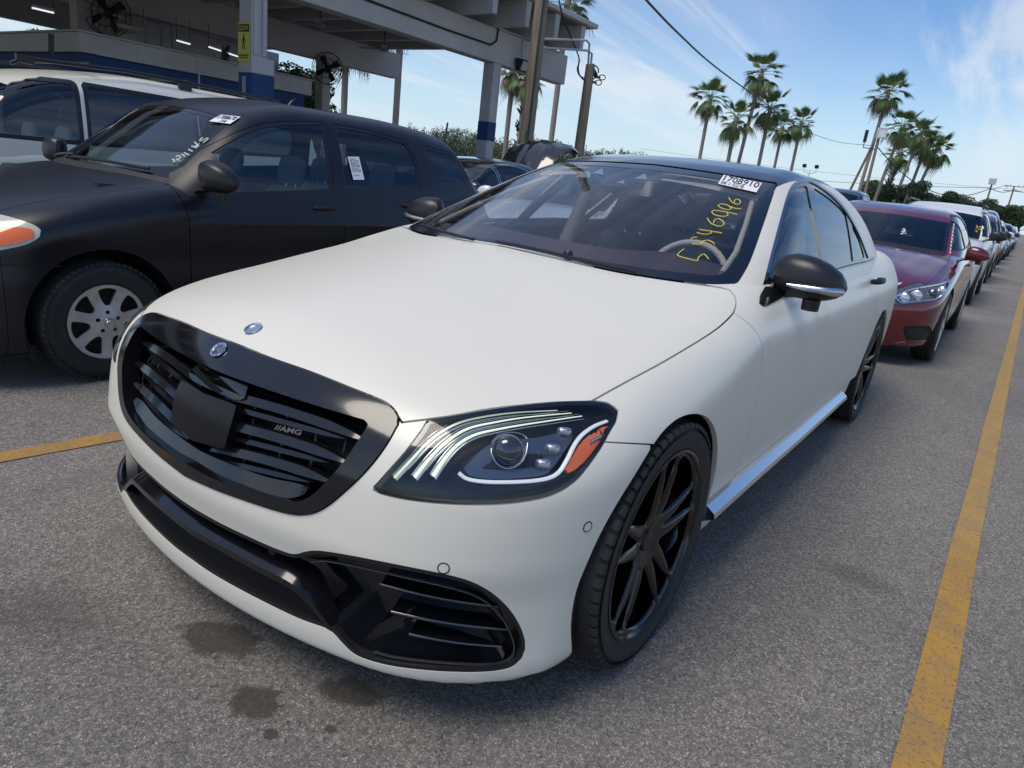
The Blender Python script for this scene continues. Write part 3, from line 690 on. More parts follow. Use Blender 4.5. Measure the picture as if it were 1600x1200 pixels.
        VV = [(a[0], a[1]*s, a[2]) for a in VV]; b = MB(); b.add(VV, [(i*4+k, i*4+(k+1) % 4, (i+1)*4+(k+1) % 4, (i+1)*4+k) for i in range(3) for k in range(4)]+[(0, 1, 2, 3), (15, 14, 13, 12)]); b.build('intake_fin', SBLACK, LI, auto=40)
        # parking sensors: thin ring joints with a disc of the body colour
        for (x, y), m_ in (((693, 888), WHITE), ((918, 823), WHITE), ((425, 862), SBLACK)):
            p = hit(x, y, s_low, .0 if m_ is WHITE else -.03); nn = grad(s_low, p[None])[0]; u = np.cross([0, 0, 1], nn); u /= np.linalg.norm(u); v = np.cross(nn, u)
            so = MB(); R_ = [p+.0125*(math.cos(a)*u+math.sin(a)*v)+nn*.0002 for a in np.linspace(0, 2*math.pi, 25)]
            so.tube([(a[0], a[1]*s, a[2]) for a in R_], .0012, 5, cap=False); sn = so.build('parking_sensor', VOID, T)
            d_ = MB(); R2 = [p+.0105*(math.cos(a)*u+math.sin(a)*v)+nn*.0012 for a in np.linspace(0, 2*math.pi, 21)[:-1]]
            d_.add([(a[0], a[1]*s, a[2]) for a in R2], [tuple(range(20))]); d_.build('sensor_face', m_, sn)
    # ---- cabin
    outb = lambda V: -(s_low(V)+.001)
    wso, wsi, swo = fpx(WSO), fpx(WSI), fpx(SWO)
    wsf = fhalf(0, -1.75, -1)
    put('windscreen', panel(grn, [wsf, grow(wso, -g), lambda V: -(s_low(V)+.03), wsi], off=-.004, fl=0), WSG, T)
    WS = panel(grn, [wsf, grow(wso, -g), lambda V: -(s_low(V)+.03), inv(wsi)], off=-.003, fl=.004); put('windscreen_border', WS, GBLACK, T)
    rf = lambda V: np.maximum(np.abs(V[:, 1])-(.588-.03*np.clip(-(V[:, 0]+2.6)/.6, 0, 1)), -(V[:, 0]+3.05))
    isws = lambda V: np.where(V[:, 0] > -1.75, inv(grow(wso, g))(V), -1.)
    put('glass_roof', panel(grn, [isws, fhalf(0, -1.2, 1), grow(rf, -g*.5)], off=0., fl=.006), GBLACK, T)
    rearg = lambda V: np.maximum(np.abs(V[:, 1])-(.60-.35*np.clip(1.4-V[:, 2], 0, .4)*-.3), V[:, 0]+3.12)
    nsw = lambda V: np.where((V[:, 1] > .5), inv(grow(swo, 0))(V), -1.)
    rail = panel(grn, [isws, (lambda V: np.where(V[:, 0] > -.85, inv(grow(fpx(HOOD), g))(V), -1.)), inv(grow(rf, g*.5)), nsw, outb, inv(grow(rearg, g))], off=0., fl=.010)
    put('roof_frame', rail, WHITE, T)
    put('rear_window', panel(grn, [rearg, outb], off=-.003, fl=0), DARKG, T)
    # side glazing
    sidez = lambda V: -(V[:, 1]-.5)
    g1, g2, g3 = fpx(G1), fpx(G2), fpx(G3)
    fr = panel(grn, [sidez, grow(swo, -.001), inv(grow(g1, -.001)), inv(grow(g2, -.001)), inv(grow(g3, -.001)), outb], off=-.004, fl=.012)
    put('window_frame', fr, GBLACK, T, 'pair')
    ch = panel(grn, [sidez, grow(swo, 0), inv(grow(swo, -.011)), outb, fhalf(2, 1.02, -1)], off=.002, fl=.006)
    put('chrome_trim', ch, mat('dark_chrome', (.28, .3, .33), rough=.2, metal=1), T, 'pair')
    for nm, q in (('front_door_glass', g1), ('rear_door_glass', g2), ('quarter_glass', g3)):
        put(nm, panel(grn, [sidez, q], off=-.009, fl=0, one=True), SIDEG, T, 'pair')
    tri = fpx(cr([(1185, 485, 'c'), (1187, 462, 'c'), (1195, 448, 'c'), (1240, 448, 'c'), (1228, 461, 'c'), (1213, 470, 'c')], 1))
    put('mirror_base', panel(low, [fhalf(0, -1.1, -1), lambda V: .86-V[:, 2], tri], off=.003, fl=.006), GBLACK, T, 'pair')
    # belt moulding in chrome along the window sill
    for s in (1, -1):
        b = MB(); pts = []
        for x in np.linspace(-.92, -2.98, 30):
            lo_, hi_ = .7, 1.0; z = float(pch([-.5, -.9, -1.5, -2.2, -3.1], [.985, 1.005, 1.025, 1.038, 1.045])(x))
            for _ in range(25):
                m_ = (lo_+hi_)/2
                if min(s_low(np.array([[x, m_, z]]))[0], s_grn(np.array([[x, m_, z]]))[0]) < 0: lo_ = m_
                else: hi_ = m_
            pts.append((x, s*(hi_+.001), z))
        b.tube(pts, .0065, 8, flat=1.6); b.build('belt_moulding', mat('dark_chrome', (.28, .3, .33), rough=.2, metal=1), T, auto=60)
        b = MB(); P_ = []
        xs_ = np.linspace(-.40, -2.46, 24)
        for x in xs_:
            y = float(sW(x)+sS(.3))+.012; yl = y*s
            P_ += [(x, yl-.012*s, .338), (x, yl+.022*s, .314), (x, yl+.026*s, .298), (x, yl-.02*s, .270)]
        b.add(P_, [(i*4+k, i*4+k+1, (i+1)*4+k+1, (i+1)*4+k) for i in range(23) for k in range(3)]); b.build('sill_strip', CHROME, T, auto=25)
        # door handles
        for xh, zh in ((-1.38, .955), (-2.66, .945)):
            p0 = np.array([xh, 0, zh]); y = float(sW(xh)+sS(zh))+.0
            b = MB(); b.tube([(xh+.105, s*(y-.012), zh-.004), (xh+.085, s*(y+.022), zh), (xh, s*(y+.034), zh+.002), (xh-.085, s*(y+.024), zh), (xh-.105, s*(y-.010), zh-.004)], [.010, .012, .0125, .012, .010], 8, flat=1.3)
            b.build('door_handle', SBLACK, T, auto=60)
    # mirrors
    for s in (1, -1):
        mirror_pod(T, s, (-1.0, .945, 1.034), SBLACK, BRUSHED)
    # wheel wells
    for xw in (0, -3.165):
        for s in (1, -1):
            b = MB(); V_ = []; nn = 28
            for k in range(nn+1):
                a = math.radians(-28+236*k/nn); V_ += [(xw+.386*math.cos(a), s*.90, .345+.386*math.sin(a)), (xw+.40*math.cos(a), s*.55, .345+.40*math.sin(a))]
            F_ = [(2*k, 2*k+2, 2*k+3, 2*k+1) for k in range(nn)]; b.add(V_, F_)
            c0 = len(b.V); b.V += [(xw+.40*math.cos(math.radians(-28+236*k/nn)), s*.56, .345+.40*math.sin(math.radians(-28+236*k/nn))) for k in range(nn+1)]; b.F.append(tuple(range(c0, c0+nn+1)))
            b.build('wheel_liner', DARK, T)
    for (x, s, r) in ((0, 1, .35), (-3.165, 1, .1), (0, -1, .5), (-3.165, -1, .9)):
        amg_wheel('wheel', (x, s*.815, .355), s, r, T)
    # underbody
    MB().box(-4.1, .45, -.55, .55, .18, .30).build('underbody', VOID, T)
    # ---- interior
    b = MB(); n = 20; V_ = []
    for i in range(n+1):
        y = -.74+1.48*i/n
        for x, z in ((-.50, .985), (-.75, 1.015), (-1.05, 1.02), (-1.18, .99), (-1.22, .90), (-1.2, .75)): V_.append((x-.28*y*y, y, z+(.025*math.exp(-((y-.36)/.16)**2) if z > .9 and x < -.9 else 0)))
    b.add(V_, [(i*6+k, i*6+k+1, (i+1)*6+k+1, (i+1)*6+k) for i in range(n) for k in range(5)]); b.build('dashboard', DASH, T, auto=40)
    b = MB(); c = np.array([-1.26, .37, .915]); ax = np.array([.90, 0, .42]); ax /= np.linalg.norm(ax); u = np.array([0, 1., 0]); v = np.cross(ax, u)
    b.tube([c+.185*(math.cos(a)*u+math.sin(a)*v) for a in np.linspace(0, 2*math.pi, 41)], .015, 8, cap=False)
    sw = b.build('steering_wheel', BEIGE, T, auto=60)
    b = MB(); b.obox(c-ax*.015, u, v, ax, .07, .05, .03); b.obox(c-ax*.012, u, v, ax, .17, .017, .01); b.obox(c-ax*.012-v*.09, u, v, ax, .015, .08, .01); b.build('wheel_hub', SBLACK, sw)
    for x, y in ((-1.95, .37), (-1.95, -.37)):
        seat(T, x, y, SBLACK)
    for y in (.38, -.38): seat(T, -2.9, y, BEIGE)
    b = MB(); b.obox((-1.33, 0, 1.285), (1, 0, -.1), (0, 1, 0), (0, 0, 1), .015, .115, .032); b.build('rear_view_mirror', BEIGE, T)
    # camera box behind the glass, three pale trims
    pb = [hit(x, y, s_grn, -.012) for x, y in ((918, 258), (1035, 270), (1022, 281), (990, 286), (980, 292), (945, 290), (930, 278))]
    b = MB(); b.add([p for p in pb]+[p+np.array([-.02, 0, -.03]) for p in pb], [tuple(range(7))]+[(i, (i+1) % 7, 7+(i+1) % 7, 7+i) for i in range(7)]); b.build('camera_housing', SBLACK, T)
    for P4 in (((925, 270), (943, 273), (941, 263)), ((990, 279), (1011, 280), (1008, 271)), ((963, 285), (975, 287), (976, 281))):
        b = MB(); b.add([hit(x, y, s_grn, -.0105) for x, y in P4], [(0, 1, 2)]); b.build('camera_trim', mat('pale_trim', (.35, .38, .40), rough=.4), T)
    # pale headliner edge, pillar trims
    for s in (1, -1):
        pth = [hit(x, y, s_grn, -.045) for x, y in ((1128, 427), (1150, 395), (1166, 350), (1179, 303))]
        MB().tube([(p[0], p[1]*s, p[2]) for p in pth], .012, 8).build('pillar_trim', BEIGE, T, auto=60)
    hl_ = panel(grn, [fhalf(0, -1.43, 1), fhalf(0, -3.3, -1), fhalf(2, 1.2, -1), inv(grow(fhalf(1, .6, 1), 0)) if False else (lambda V: np.abs(V[:, 1])-.60)], off=-.035, fl=0); put('headliner', hl_, BEIGE, T)
    for y in (0.62, -.62):
        MB().tube([(-1.93, y*1.06, .5), (-1.95, y*1.08, .95), (-2.0, y*.98, 1.2), (-2.05, y*.90, 1.39)], [.05, .045, .04, .03], 8).build('centre_pillar', BEIGE, T, auto=60)
    MB().box(-3.6, -.6, -.85, .85, .30, .36).build('cabin_floor', SBLACK, T)
    # wipers
    for pts in ([(775, 377), (850, 392), (930, 411), (994, 424)], [(660, 352), (700, 364), (740, 374)]):
        P_ = [hit(x, y, s_grn, .018) for x, y in cr(pts, 4, closed=False)]
        MB().tube(P_, .0075, 6, flat=.8).build('wiper', SBLACK, T, auto=60)
    P_ = hit(888, 396, s_grn, .02); MB().lathe([(0, .012), (.010, .011), (.016, .004), (.017, -.015)], 14, axis='z', c=P_).build('wiper_joint', SBLACK, T, auto=40)
    # auction sticker and marker digits on the windscreen
    cs = [hit(x, y, s_grn, .0015) for x, y in ((1121.8, 287), (1181.8, 300.5), (1190.5, 286), (1130.8, 273))]
    st = MB().add(cs, [(0, 1, 2, 3)]).build('lot_sticker', PAPER, T)
    text_quad('lot_number', '1708910', cs, (.06, .40, .97, .96), INK, st)
    text_quad('small_print', '28 MB   1/1', cs, (.05, .06, .30, .34), INK, st)
    text_quad('small_print', '0753 VB', cs, (.36, .03, .64, .44), INK, st)
    for i in range(14):
        u0 = .36+.28*i/14; q4 = [quadpt(cs, u0, .05), quadpt(cs, u0+.010, .05), quadpt(cs, u0+.010, .20+.1*(i % 3 == 0)), quadpt(cs, u0, .20+.1*(i % 3 == 0))]
    z = lambda x, y: (1040+.15*x, 260+.15*y)
    strokes = [[(190, 860), (140, 900), (140, 935), (330, 985, 'c'), (350, 940), (400, 915), (450, 965)],
               [(325, 738), (290, 740), (262, 755)], [(275, 805), (370, 810), (385, 780), (440, 770), (480, 785), (510, 805)],
               [(350, 655), (420, 668), (475, 675), (465, 700), (400, 705), (325, 688)], [(475, 678), (530, 684), (585, 695)],
               [(435, 540), (470, 590), (540, 620), (600, 612), (600, 575), (550, 545), (508, 562), (500, 592)],
               [(640, 478), (560, 463), (492, 460), (487, 485), (530, 510), (610, 520), (650, 505), (640, 478), (690, 488), (748, 500)],
               [(680, 430), (640, 402), (575, 392), (549, 410), (590, 437), (650, 450), (682, 440), (680, 420), (720, 436), (785, 442)],
               [(658, 325), (680, 360), (720, 388), (765, 392), (780, 362), (750, 342), (722, 350), (716, 375)]]
    for pts in strokes:
        P_ = [hit(*z(*q), s_grn, .002) for q in cr(pts, 5, closed=False)]; MB().tube(P_, .0019, 5).build('marker_stroke', YMARK, T)
    return T
def quadpt(c, u, v):
    c = [np.array(p) for p in c]; return (c[0]*(1-u)+c[1]*u)*(1-v)+(c[3]*(1-u)+c[2]*u)*v
def text_mesh(s, shear=0., bold=.0):
    cu = bpy.data.curves.new('t', 'FONT'); cu.body = s; cu.size = 1; cu.shear = shear; cu.offset = bold; cu.resolution_u = 3
    o = bpy.data.objects.new('t', cu); COL.objects.link(o); dg = bpy.context.evaluated_depsgraph_get(); me = o.evaluated_get(dg).to_mesh()
    V = np.array([v.co[:] for v in me.vertices]); F = [tuple(p.vertices) for p in me.polygons]; o.to_mesh_clear(); bpy.data.objects.remove(o); bpy.data.curves.remove(cu)
    V[:, :2] -= V[:, :2].min(0); return V, F
def text_quad(name, s, c, box, m, parent, lift=.0015, bold=.01):
    V, F = text_mesh(s, bold=bold); mx_ = V[:, :2].max(0); c = [np.array(p) for p in c]
    nn = np.cross(c[1]-c[0], c[3]-c[0]); nn /= np.linalg.norm(nn)
    if nn@(CL-c[0]) < 0: nn = -nn
    P = [quadpt(c, box[0]+(box[2]-box[0])*a/mx_[0], box[1]+(box[3]-box[1])*b/mx_[1])+nn*lift for a, b in V[:, :2]]
    return MB().add(P, F).build(name, m, parent, fix=False)
def text_on(name, s, P0, P1, h, m, parent, shear=0., up=(0, 0, 1)):
    P0, P1 = np.array(P0), np.array(P1); u = P1-P0; up = np.array(up, float); up -= u*(up@u)/(u@u); up *= h/np.linalg.norm(up)
    V, F = text_mesh(s, shear, .02); mx_ = V[:, :2].max(0); return MB().add([P0+u*a/mx_[0]+up*b/mx_[1] for a, b in V[:, :2]], F).build(name, m, parent, fix=False)
def seat(T, x, y, m, sc=1., name='seat'):
    b = MB(); pr = [(.0, .40, .07), (.02, .55, .09), (-.10, .75, .085), (-.19, .95, .08), (-.23, 1.02, .05)]
    def ring(cx, cz, hy, d, n=14):
        return [(x+cx*sc+d*math.cos(a)*.9, y+hy*math.copysign(abs(math.sin(a))**.6, math.sin(a)), cz+d*.0) for a in [2*math.pi*k/n for k in range(n)]]
    V = []; n = 14
    for cx, cz, d in pr: V += ring(cx, cz, .25*sc*(1 if cz < .95 else .75), d, n)
    b.add(V, [(i*n+k, i*n+(k+1) % n, (i+1)*n+(k+1) % n, (i+1)*n+k) for i in range(len(pr)-1) for k in range(n)]+[tuple((len(pr)-1)*n+k for k in range(n))])
    o = b.build(name, m, T, auto=60)
    h = MB(); V = []
    for cx, cz, hy, d in ((-.25, 1.04, .10, .02), (-.25, 1.07, .13, .045), (-.26, 1.14, .135, .05), (-.27, 1.20, .12, .045), (-.27, 1.225, .07, .02)): V += ring(cx, cz, hy, d, n)
    h.add(V, [(i*n+k, i*n+(k+1) % n, (i+1)*n+(k+1) % n, (i+1)*n+k) for i in range(4) for k in range(n)]+[tuple(4*n+k for k in range(n)), tuple(range(n-1, -1, -1))]); h.build('headrest', m, o, auto=60)
    MB().box(x-.0, x+.50, y-.25*sc, y+.25*sc, .38, .52).build('seat_base', m, o)
    for s in (.05, -.05): MB().tube([(x-.235, y+s, .97), (x-.25, y+s, 1.08)], .007, 6).build('headrest_post', BRUSHED, o)
    return o
def mirror_pod(T, s, c, m, trim, sc=1., stalk=True, e1=.75):
    """door mirror: closed rounded shell; c = centre (x, y, z) on the left side"""
    e = empty('door_mirror', (0, 0, 0)); e.parent = T; cx, cy, cz = c
    # sections across y: from the inner edge to the tip
    sec = [(-.118, .030, -.055, .060, .02), (-.10, .060, -.062, .082, .0), (-.06, .078, -.066, .092, -.004), (0., .082, -.066, .088, -.006), (.055, .074, -.060, .070, -.01), (.095, .055, -.047, .045, -.016), (.115, .032, -.030, .018, -.022), (.122, .008, -.012, -.004, -.03)]
    n = 18; V = []
    for yy, dx, zl, zh, sh in sec:
        for k in range(n):
            a = 2*math.pi*k/n; ca, sa = math.cos(a), math.sin(a); zz = (zh+zl)/2+(zh-zl)/2*math.copysign(abs(sa)**e1, sa); xx = dx*math.copysign(abs(ca)**.8, ca)
            if ca < 0: xx *= .45
            V.append((cx+sc*(xx+sh), s*(cy+sc*yy), cz+sc*zz))
    F = [(i*n+k, i*n+(k+1) % n, (i+1)*n+(k+1) % n, (i+1)*n+k) for i in range(len(sec)-1) for k in range(n)]+[tuple(range(n-1, -1, -1)), tuple((len(sec)-1)*n+k for k in range(n))]
    b = MB(); b.add(V, F); b.build('mirror_shell', m, e, auto=50)
    if trim:
        P = []
        for yy, dx, zl, zh, sh in sec[2:7]:
            P.append((cx+sc*(dx*1.0+sh+.001), s*(cy+sc*yy), cz+sc*(-.018+.0*yy)))
        MB().tube(P, [.005*sc, .009*sc, .011*sc, .014*sc, .012*sc], 8, flat=1.2).build('indicator_strip', trim, e, auto=60)
    # stalk down to the door
    b = MB(); b.tube([(cx+.03*sc, s*(cy-.20*sc), cz-.10*sc), (cx+.02*sc, s*(cy-.13*sc), cz-.065*sc), (cx, s*(cy-.04*sc), cz-.055*sc)], [.030*sc, .026*sc, .02*sc], 10, flat=.6); b.build('mirror_arm', GBLACK, e, auto=60)
    b = MB(); b.lathe([(0, -.02), (.03*sc, -.02), (.032*sc, .02)], 14, axis='z', c=(cx-.0, s*(cy+.02*sc), cz-.082*sc)); b.build('mirror_camera', SBLACK, e, auto=50)
    return e
SHINY = mat('shiny_black_edge', (.03, .032, .04), rough=.18, spec=1., coat=1)
glassy = mat('projector_glass', (.025, .028, .032), rough=.04, coat=1, spec=.8)
# ------------------------------------------------------------------ the other cars
def surf_car(s):
    W, S, H, C, X, T, gc, gY, gP = [pch(*s[k]) for k in ('W', 'S', 'H', 'C', 'X', 'T', 'gc', 'gY', 'gP')]
    P, xr, pr, zb, kt = s.get('P', .28), s['xr'], s.get('pr', .2), s.get('zb', .18), s.get('kt', .12)
    kf = s.get('kf', .32); lean = s.get('rlean', .15)
    def low(V):
        x, y, z = V[:, 0], np.abs(V[:, 1]), V[:, 2]
        side = y-(W(x)+S(z)); top = (z-(H(x)-C(x)*y*y))*.97; front = x-(X(z)-P*y*y); rear = -(x-(xr+pr*y*y+lean*np.maximum(z-.6, 0)))
        f = smax(side, front, kf); f = smax(f, rear, .2); f = smax(f, top, kt); return smax(f, zb-z, .03)
    def grn(V):
        x, y, z = V[:, 0], np.abs(V[:, 1]), V[:, 2]
        side = (y-(gY(z)+gP(x)))*.9; top = (z-T(x+gc(x)*y*y)+s.get('rc', .06)*y*y)*.9
        f = smax(side, top, s.get('kg', .09))
        if 'xg' in s: f = smax(f, -(x-(s['xg']+s.get('gl', .45)*(z-1.0)+.12*y*y))*.9, .08)
        return smax(f, s.get('gz', .8)-z, .02)
    return low, grn
S_STD = ([.10, .18, .27, .36, .5, .62, .74, .84, .92, 1.0, 1.08, 1.2], [-.10, -.06, -.03, -.016, -.004, 0, -.004, -.014, -.030, -.06, -.10, -.17])
def wheel_simple(T, x, s, y, R, Rr, m, holes=5, wd=.2, detail=False, rot=.2):
    e = empty('wheel', (x, s*y, R)); e.parent = T
    if s < 0: e.rotation_euler = (0, 0, math.pi)
    tyre(R, Rr, wd, e, treads=detail, n=64 if detail else 28)
    yo = wd/2
    MB().lathe([(Rr-.002, yo*.9), (Rr-.004, yo*.93), (Rr-.014, yo*.86), (Rr-.02, yo*.3), (Rr-.02, -yo*.8)], 48 if detail else 24).build('rim', m if not detail else STEEL, e, auto=40)
    hs = []
    for k in range(holes):
        a0 = rot+k*2*math.pi/holes; q = math.pi/holes; ca, sa = math.cos(a0), math.sin(a0)
        r0, r1 = Rr*.42, Rr*.84
        pts = [(r0, 0), (r0*1.12, q*.40), (r1*.86, q*.60), (r1*1.0, q*.56), (r1*1.03, 0), (r1*1.0, -q*.56), (r1*.86, -q*.60), (r0*1.12, -q*.40)]
        hs.append(inv(fxz(cr([(r*math.cos(t)*ca-r*math.sin(t)*sa, r*math.cos(t)*sa+r*math.sin(t)*ca) for r, t in pts], 4))))
    if detail:
        for k in range(5):
            a = .3+k*2*math.pi/5; hs.append(inv(fcirc(.052*math.cos(a), .052*math.sin(a), .0105)))
    dish = lambda r: yo*.86+.004+.014*np.exp(-(r/.05)**2)*(1 if detail else .4)-.012*np.exp(-((r-Rr*.62)/.05)**2)+.0*r
    spoke_disc('wheel_cover' if detail else 'spokes', hs, Rr-.004, e, m, dish, .012 if detail else .03, n=240 if detail else 72, nr=50 if detail else 14)
    MB().lathe([(0, yo*.86+.024), (.024, yo*.86+.023), (.027, yo*.86+.012)], 20).build('centre_cap', BRUSHED if detail else m, e, auto=30)
    if detail:
        MB().tube([(.017*math.cos(a), yo*.86+.025, .012*math.sin(a)) for a in np.linspace(0, 2*math.pi, 25)], .0022, 5, cap=False).build('emblem', CHROME, e)
        MB().tube([(.006*math.cos(a), yo*.86+.026, .012*math.sin(a)) for a in np.linspace(0, 2*math.pi, 25)], .0018, 5, cap=False).build('emblem', CHROME, e)
    b = MB(); b.lathe([(.0, yo*.35), (Rr*.55, yo*.35), (Rr*.66, yo*.15), (Rr-.02, yo*.15)], 40); b.build('brake_disc' if not detail else 'steel_wheel', STEEL, e, auto=30)
    if detail:
        for k in range(10):
            a = k*2*math.pi/10+.15; MB().lathe([(0, yo*.37), (.012, yo*.37), (.014, yo*.30)], 10, c=(Rr*.52*math.cos(a), 0, Rr*.52*math.sin(a))).build('wheel_nut', DARK, e)
    return e
def loc_px(poly, V, loc):
    Q = V.copy(); Q[:, 1] = np.abs(Q[:, 1]); d = Q+np.array(loc)-CL; z = d@CF; z = np.maximum(z, .1)
    return sdf(poly, np.stack([800+CAM['f']*(d@CR)/z, 600-CAM['f']*(d@CU)/z], 1))*z/CAM['f']
def make_car(s):
    T = empty(s['name'], s['loc'], s.get('rz', 0), s['label'], s.get('cat', 'car'), s.get('group'))
    low_f, grn_f = surf_car(s); ds = s.get('ds', .03); wb, R = s['wb'], s['R']; pm = s['paint']; g = max(.0025, ds*.12)
    low = sweep_star(low_f, s.get('a0', 0.), s['xr']+.75, .55, ds); grn = sweep_star(grn_f, s['ga'][0], s['ga'][1], .95, ds, half=(math.radians(70), math.pi))
    fl_ = lambda poly, mx_=0: (lambda V: np.maximum(loc_px(poly, V, s['loc']), mx_-V[:, 0]))
    zone = lambda f: (lambda V: np.where(np.abs(V[:, 1]) > .5, f(V), -1.))
    ar = s.get('arch', R+.045); nF, nR = zone(inv(fcirc(0, R, ar))), zone(inv(fcirc(-wb, R, ar)))
    fyz = lambda poly: (lambda V: np.maximum(sdf(poly, np.stack([np.abs(V[:, 1]), V[:, 2]], 1)), .0-V[:, 0]+.0))
    lamps = [(nm, fyz(cr(p, 4)), m) for nm, p, m in s.get('front', [])]
    slamps = [(nm, fxz(cr(p, 4)), m) for nm, p, m in s.get('side', [])]
    lamps += [(nm, fl_(cr(p, 4)), m) for nm, p, m in s.get('pxfront', [])]
    out_l = [inv(grow(f, g*.5)) for _, f, _ in lamps]+[inv(grow(f, g*.5)) for _, f, _ in slamps]
    cab = lambda V: -(grn_f(V)+.006)
    # bonnet edge in plan: y = yb(x), x > cowl
    yb = pch(*s['bonnet']); xc = s['cowl']; xf = s['nose']
    hood = lambda V: np.maximum.reduce([np.abs(V[:, 1])-yb(V[:, 0]), xc-.35*V[:, 1]**2-V[:, 0], V[:, 0]-(xf-.25*V[:, 1]**2), .45-V[:, 2]])
    zs = s.get('zs', .30); fl = .01
    put('bonnet', panel(low, [grow(hood, -g)]+out_l, fl=fl), pm, T)
    xb = s.get('bumper', .30)
    nh = inv(grow(hood, g*.2))
    bz = lambda V: np.maximum(xb-V[:, 0], (V[:, 2]-s.get('bz', .66)) if s.get('bz') else -1)
    put('front_bumper', panel(low, [nh, fhalf(0, xb, -1)]+out_l+[nF], fl=fl), s.get('bpaint', pm), T)
    d = s['doors']   # x of joints front to rear
    dl = [pch([.1, .5, .8, 1.0, 1.3], [x+c for c in (.02, -.01, .0, .03, .1)]) if k == 0 else pch([.1, .5, .8, 1.0, 1.3], [x, x, x-.01, x-.03, x-.06]) for k, x in enumerate(d)]
    sillf = fhalf(2, zs, -1)
    put('front_wing', panel(low, [nh, fhalf(0, xb-g, 1), before(dl[0], -1, g), nF]+out_l, fl=fl), pm, T, 'pair')
    names = ['front_door', 'rear_door', 'rear_quarter'] if len(d) == 3 else ['front_door', 'rear_quarter']
    for k, nm in enumerate(names):
        fs = [before(dl[k], 1, g)]+([before(dl[k+1], -1, g)] if k+1 < len(d) else [])+[sillf, cab, nR]+out_l
        put(nm, panel(low, fs, fl=fl), pm, T, 'pair' if nm != 'rear_quarter' else 'both')
    put('sill', panel(low, [fhalf(0, d[0]+.0, 1), fhalf(0, -wb+R, -1), fhalf(2, zs-g, 1)], fl=fl), s.get('sill', pm), T, 'pair')
    put('inner_shell', panel(low, [nF, nR, lambda V: -(grn_f(V)+.03)], off=-.014, fl=0), VOID, T)
    def sided(nm, sf, m):
        put(nm, sf, m, T, 'pair')
    for nm, f, m in lamps:
        span = 'grille' in nm or 'plate' in nm or 'intake' in nm and s.get('span', True)
        put(nm, panel(low, [f, lambda V: -.2-V[:, 0], lambda V: .19-V[:, 2]], off=-.006 if m not in (VOID, DARK) else -.012, fl=.006, one=not span), m, T, 'both' if span else 'pair')
    for nm, f, m in slamps: put(nm, panel(low, [lambda V: .3-np.abs(V[:, 1]), f], off=-.003, fl=.006), m, T, 'pair')
    # cabin
    wt, wbse, xh = s['ws']
    edge = lambda V: np.abs(V[:, 1])-(wbse+(wt-wbse)*np.clip((V[:, 2]-s['zc'])/(s['zr']-s['zc']), 0, 1.1))
    wsr = lambda V: np.maximum(edge(V), (xh-s.get('hc', .18)*V[:, 1]**2)-V[:, 0])
    body = lambda V: -(low_f(V)+.004)
    put('windscreen', panel(grn, [grow(wsr, -.03), lambda V: -(low_f(V)-.02)], off=-.004, fl=0), s.get('wsg', CARG), T)
    put('windscreen_border', panel(grn, [wsr, inv(grow(wsr, -.03)), body], off=-.002, fl=.004), GBLACK, T)
    put('scuttle', panel(grn, [wsr, lambda V: low_f(V)-.02, lambda V: -(low_f(V)+.03)], off=-.001, fl=0), DARK, T)
    wins = [(nm, cr(p, 4), m) for nm, p, m in s['wins']]
    gYf, gPf = pch(*s['gY']), pch(*s['gP']); yo = lambda V: gYf(V[:, 2])+gPf(V[:, 0])-s.get('yoff', .085)-V[:, 1]
    notw = [lambda V, p=p: np.where((yo(V) < 0), -sdf(p, V[:, [0, 2]])+s.get('fr', .018), -1.) for _, p, _ in wins]
    rgl = s.get('rear_glass')
    rg = (lambda V: np.maximum.reduce([np.abs(V[:, 1])-rgl[0], V[:, 0]-(rgl[1]), rgl[2]-V[:, 2], V[:, 2]-rgl[3]])) if rgl else (lambda V: np.ones(len(V)))
    put('roof', panel(grn, [inv(grow(wsr, g))]+notw+[body, inv(grow(rg, g))], fl=fl), s.get('roofpaint', pm), T)
    if rgl: put('rear_window', panel(grn, [rg, body], off=-.004, fl=0), s.get('rgm', DARKG), T)
    for nm, p, m in wins:
        f = fxz(p)
        put(nm, panel(grn, [yo, f], off=-.008, fl=0, one=True), m, T, 'pair')
    allw = lambda V: np.min([sdf(p, V[:, [0, 2]]) for _, p, _ in wins], 0)
    put('window_frame', panel(grn, [yo, lambda V: allw(V)-s.get('fr', .018), lambda V: -allw(V), body], off=-.003, fl=.010), s.get('frame', SBLACK), T, 'pair')
    hlr = panel(grn, [inv(grow(wsr, g)), lambda V: 1.25-V[:, 2], lambda V: np.abs(V[:, 1])-.57], off=-.035, fl=0); put('headliner', hlr, SEATGREY, T)
    for sd_ in (1, -1):
        my = float(pch(*s['W'])(d[0]-.1))
        c = s['mirror']; mirror_pod(T, sd_, c, s.get('mpaint', pm), None, s.get('msc', .9), e1=s.get('me', .7))
        for k in range(len(d)-1):
            xh_, zh = (d[k+1]+.16, s['hz'][k]); y = float(pch(*s['W'])(xh_)+pch(*s['S'])(zh))
            MB().tube([(xh_+.09, sd_*(y-.01), zh), (xh_+.07, sd_*(y+.025), zh), (xh_-.07, sd_*(y+.025), zh), (xh_-.09, sd_*(y-.01), zh)], .011, 6).build('door_handle', s.get('hpaint', pm), T, auto=50)
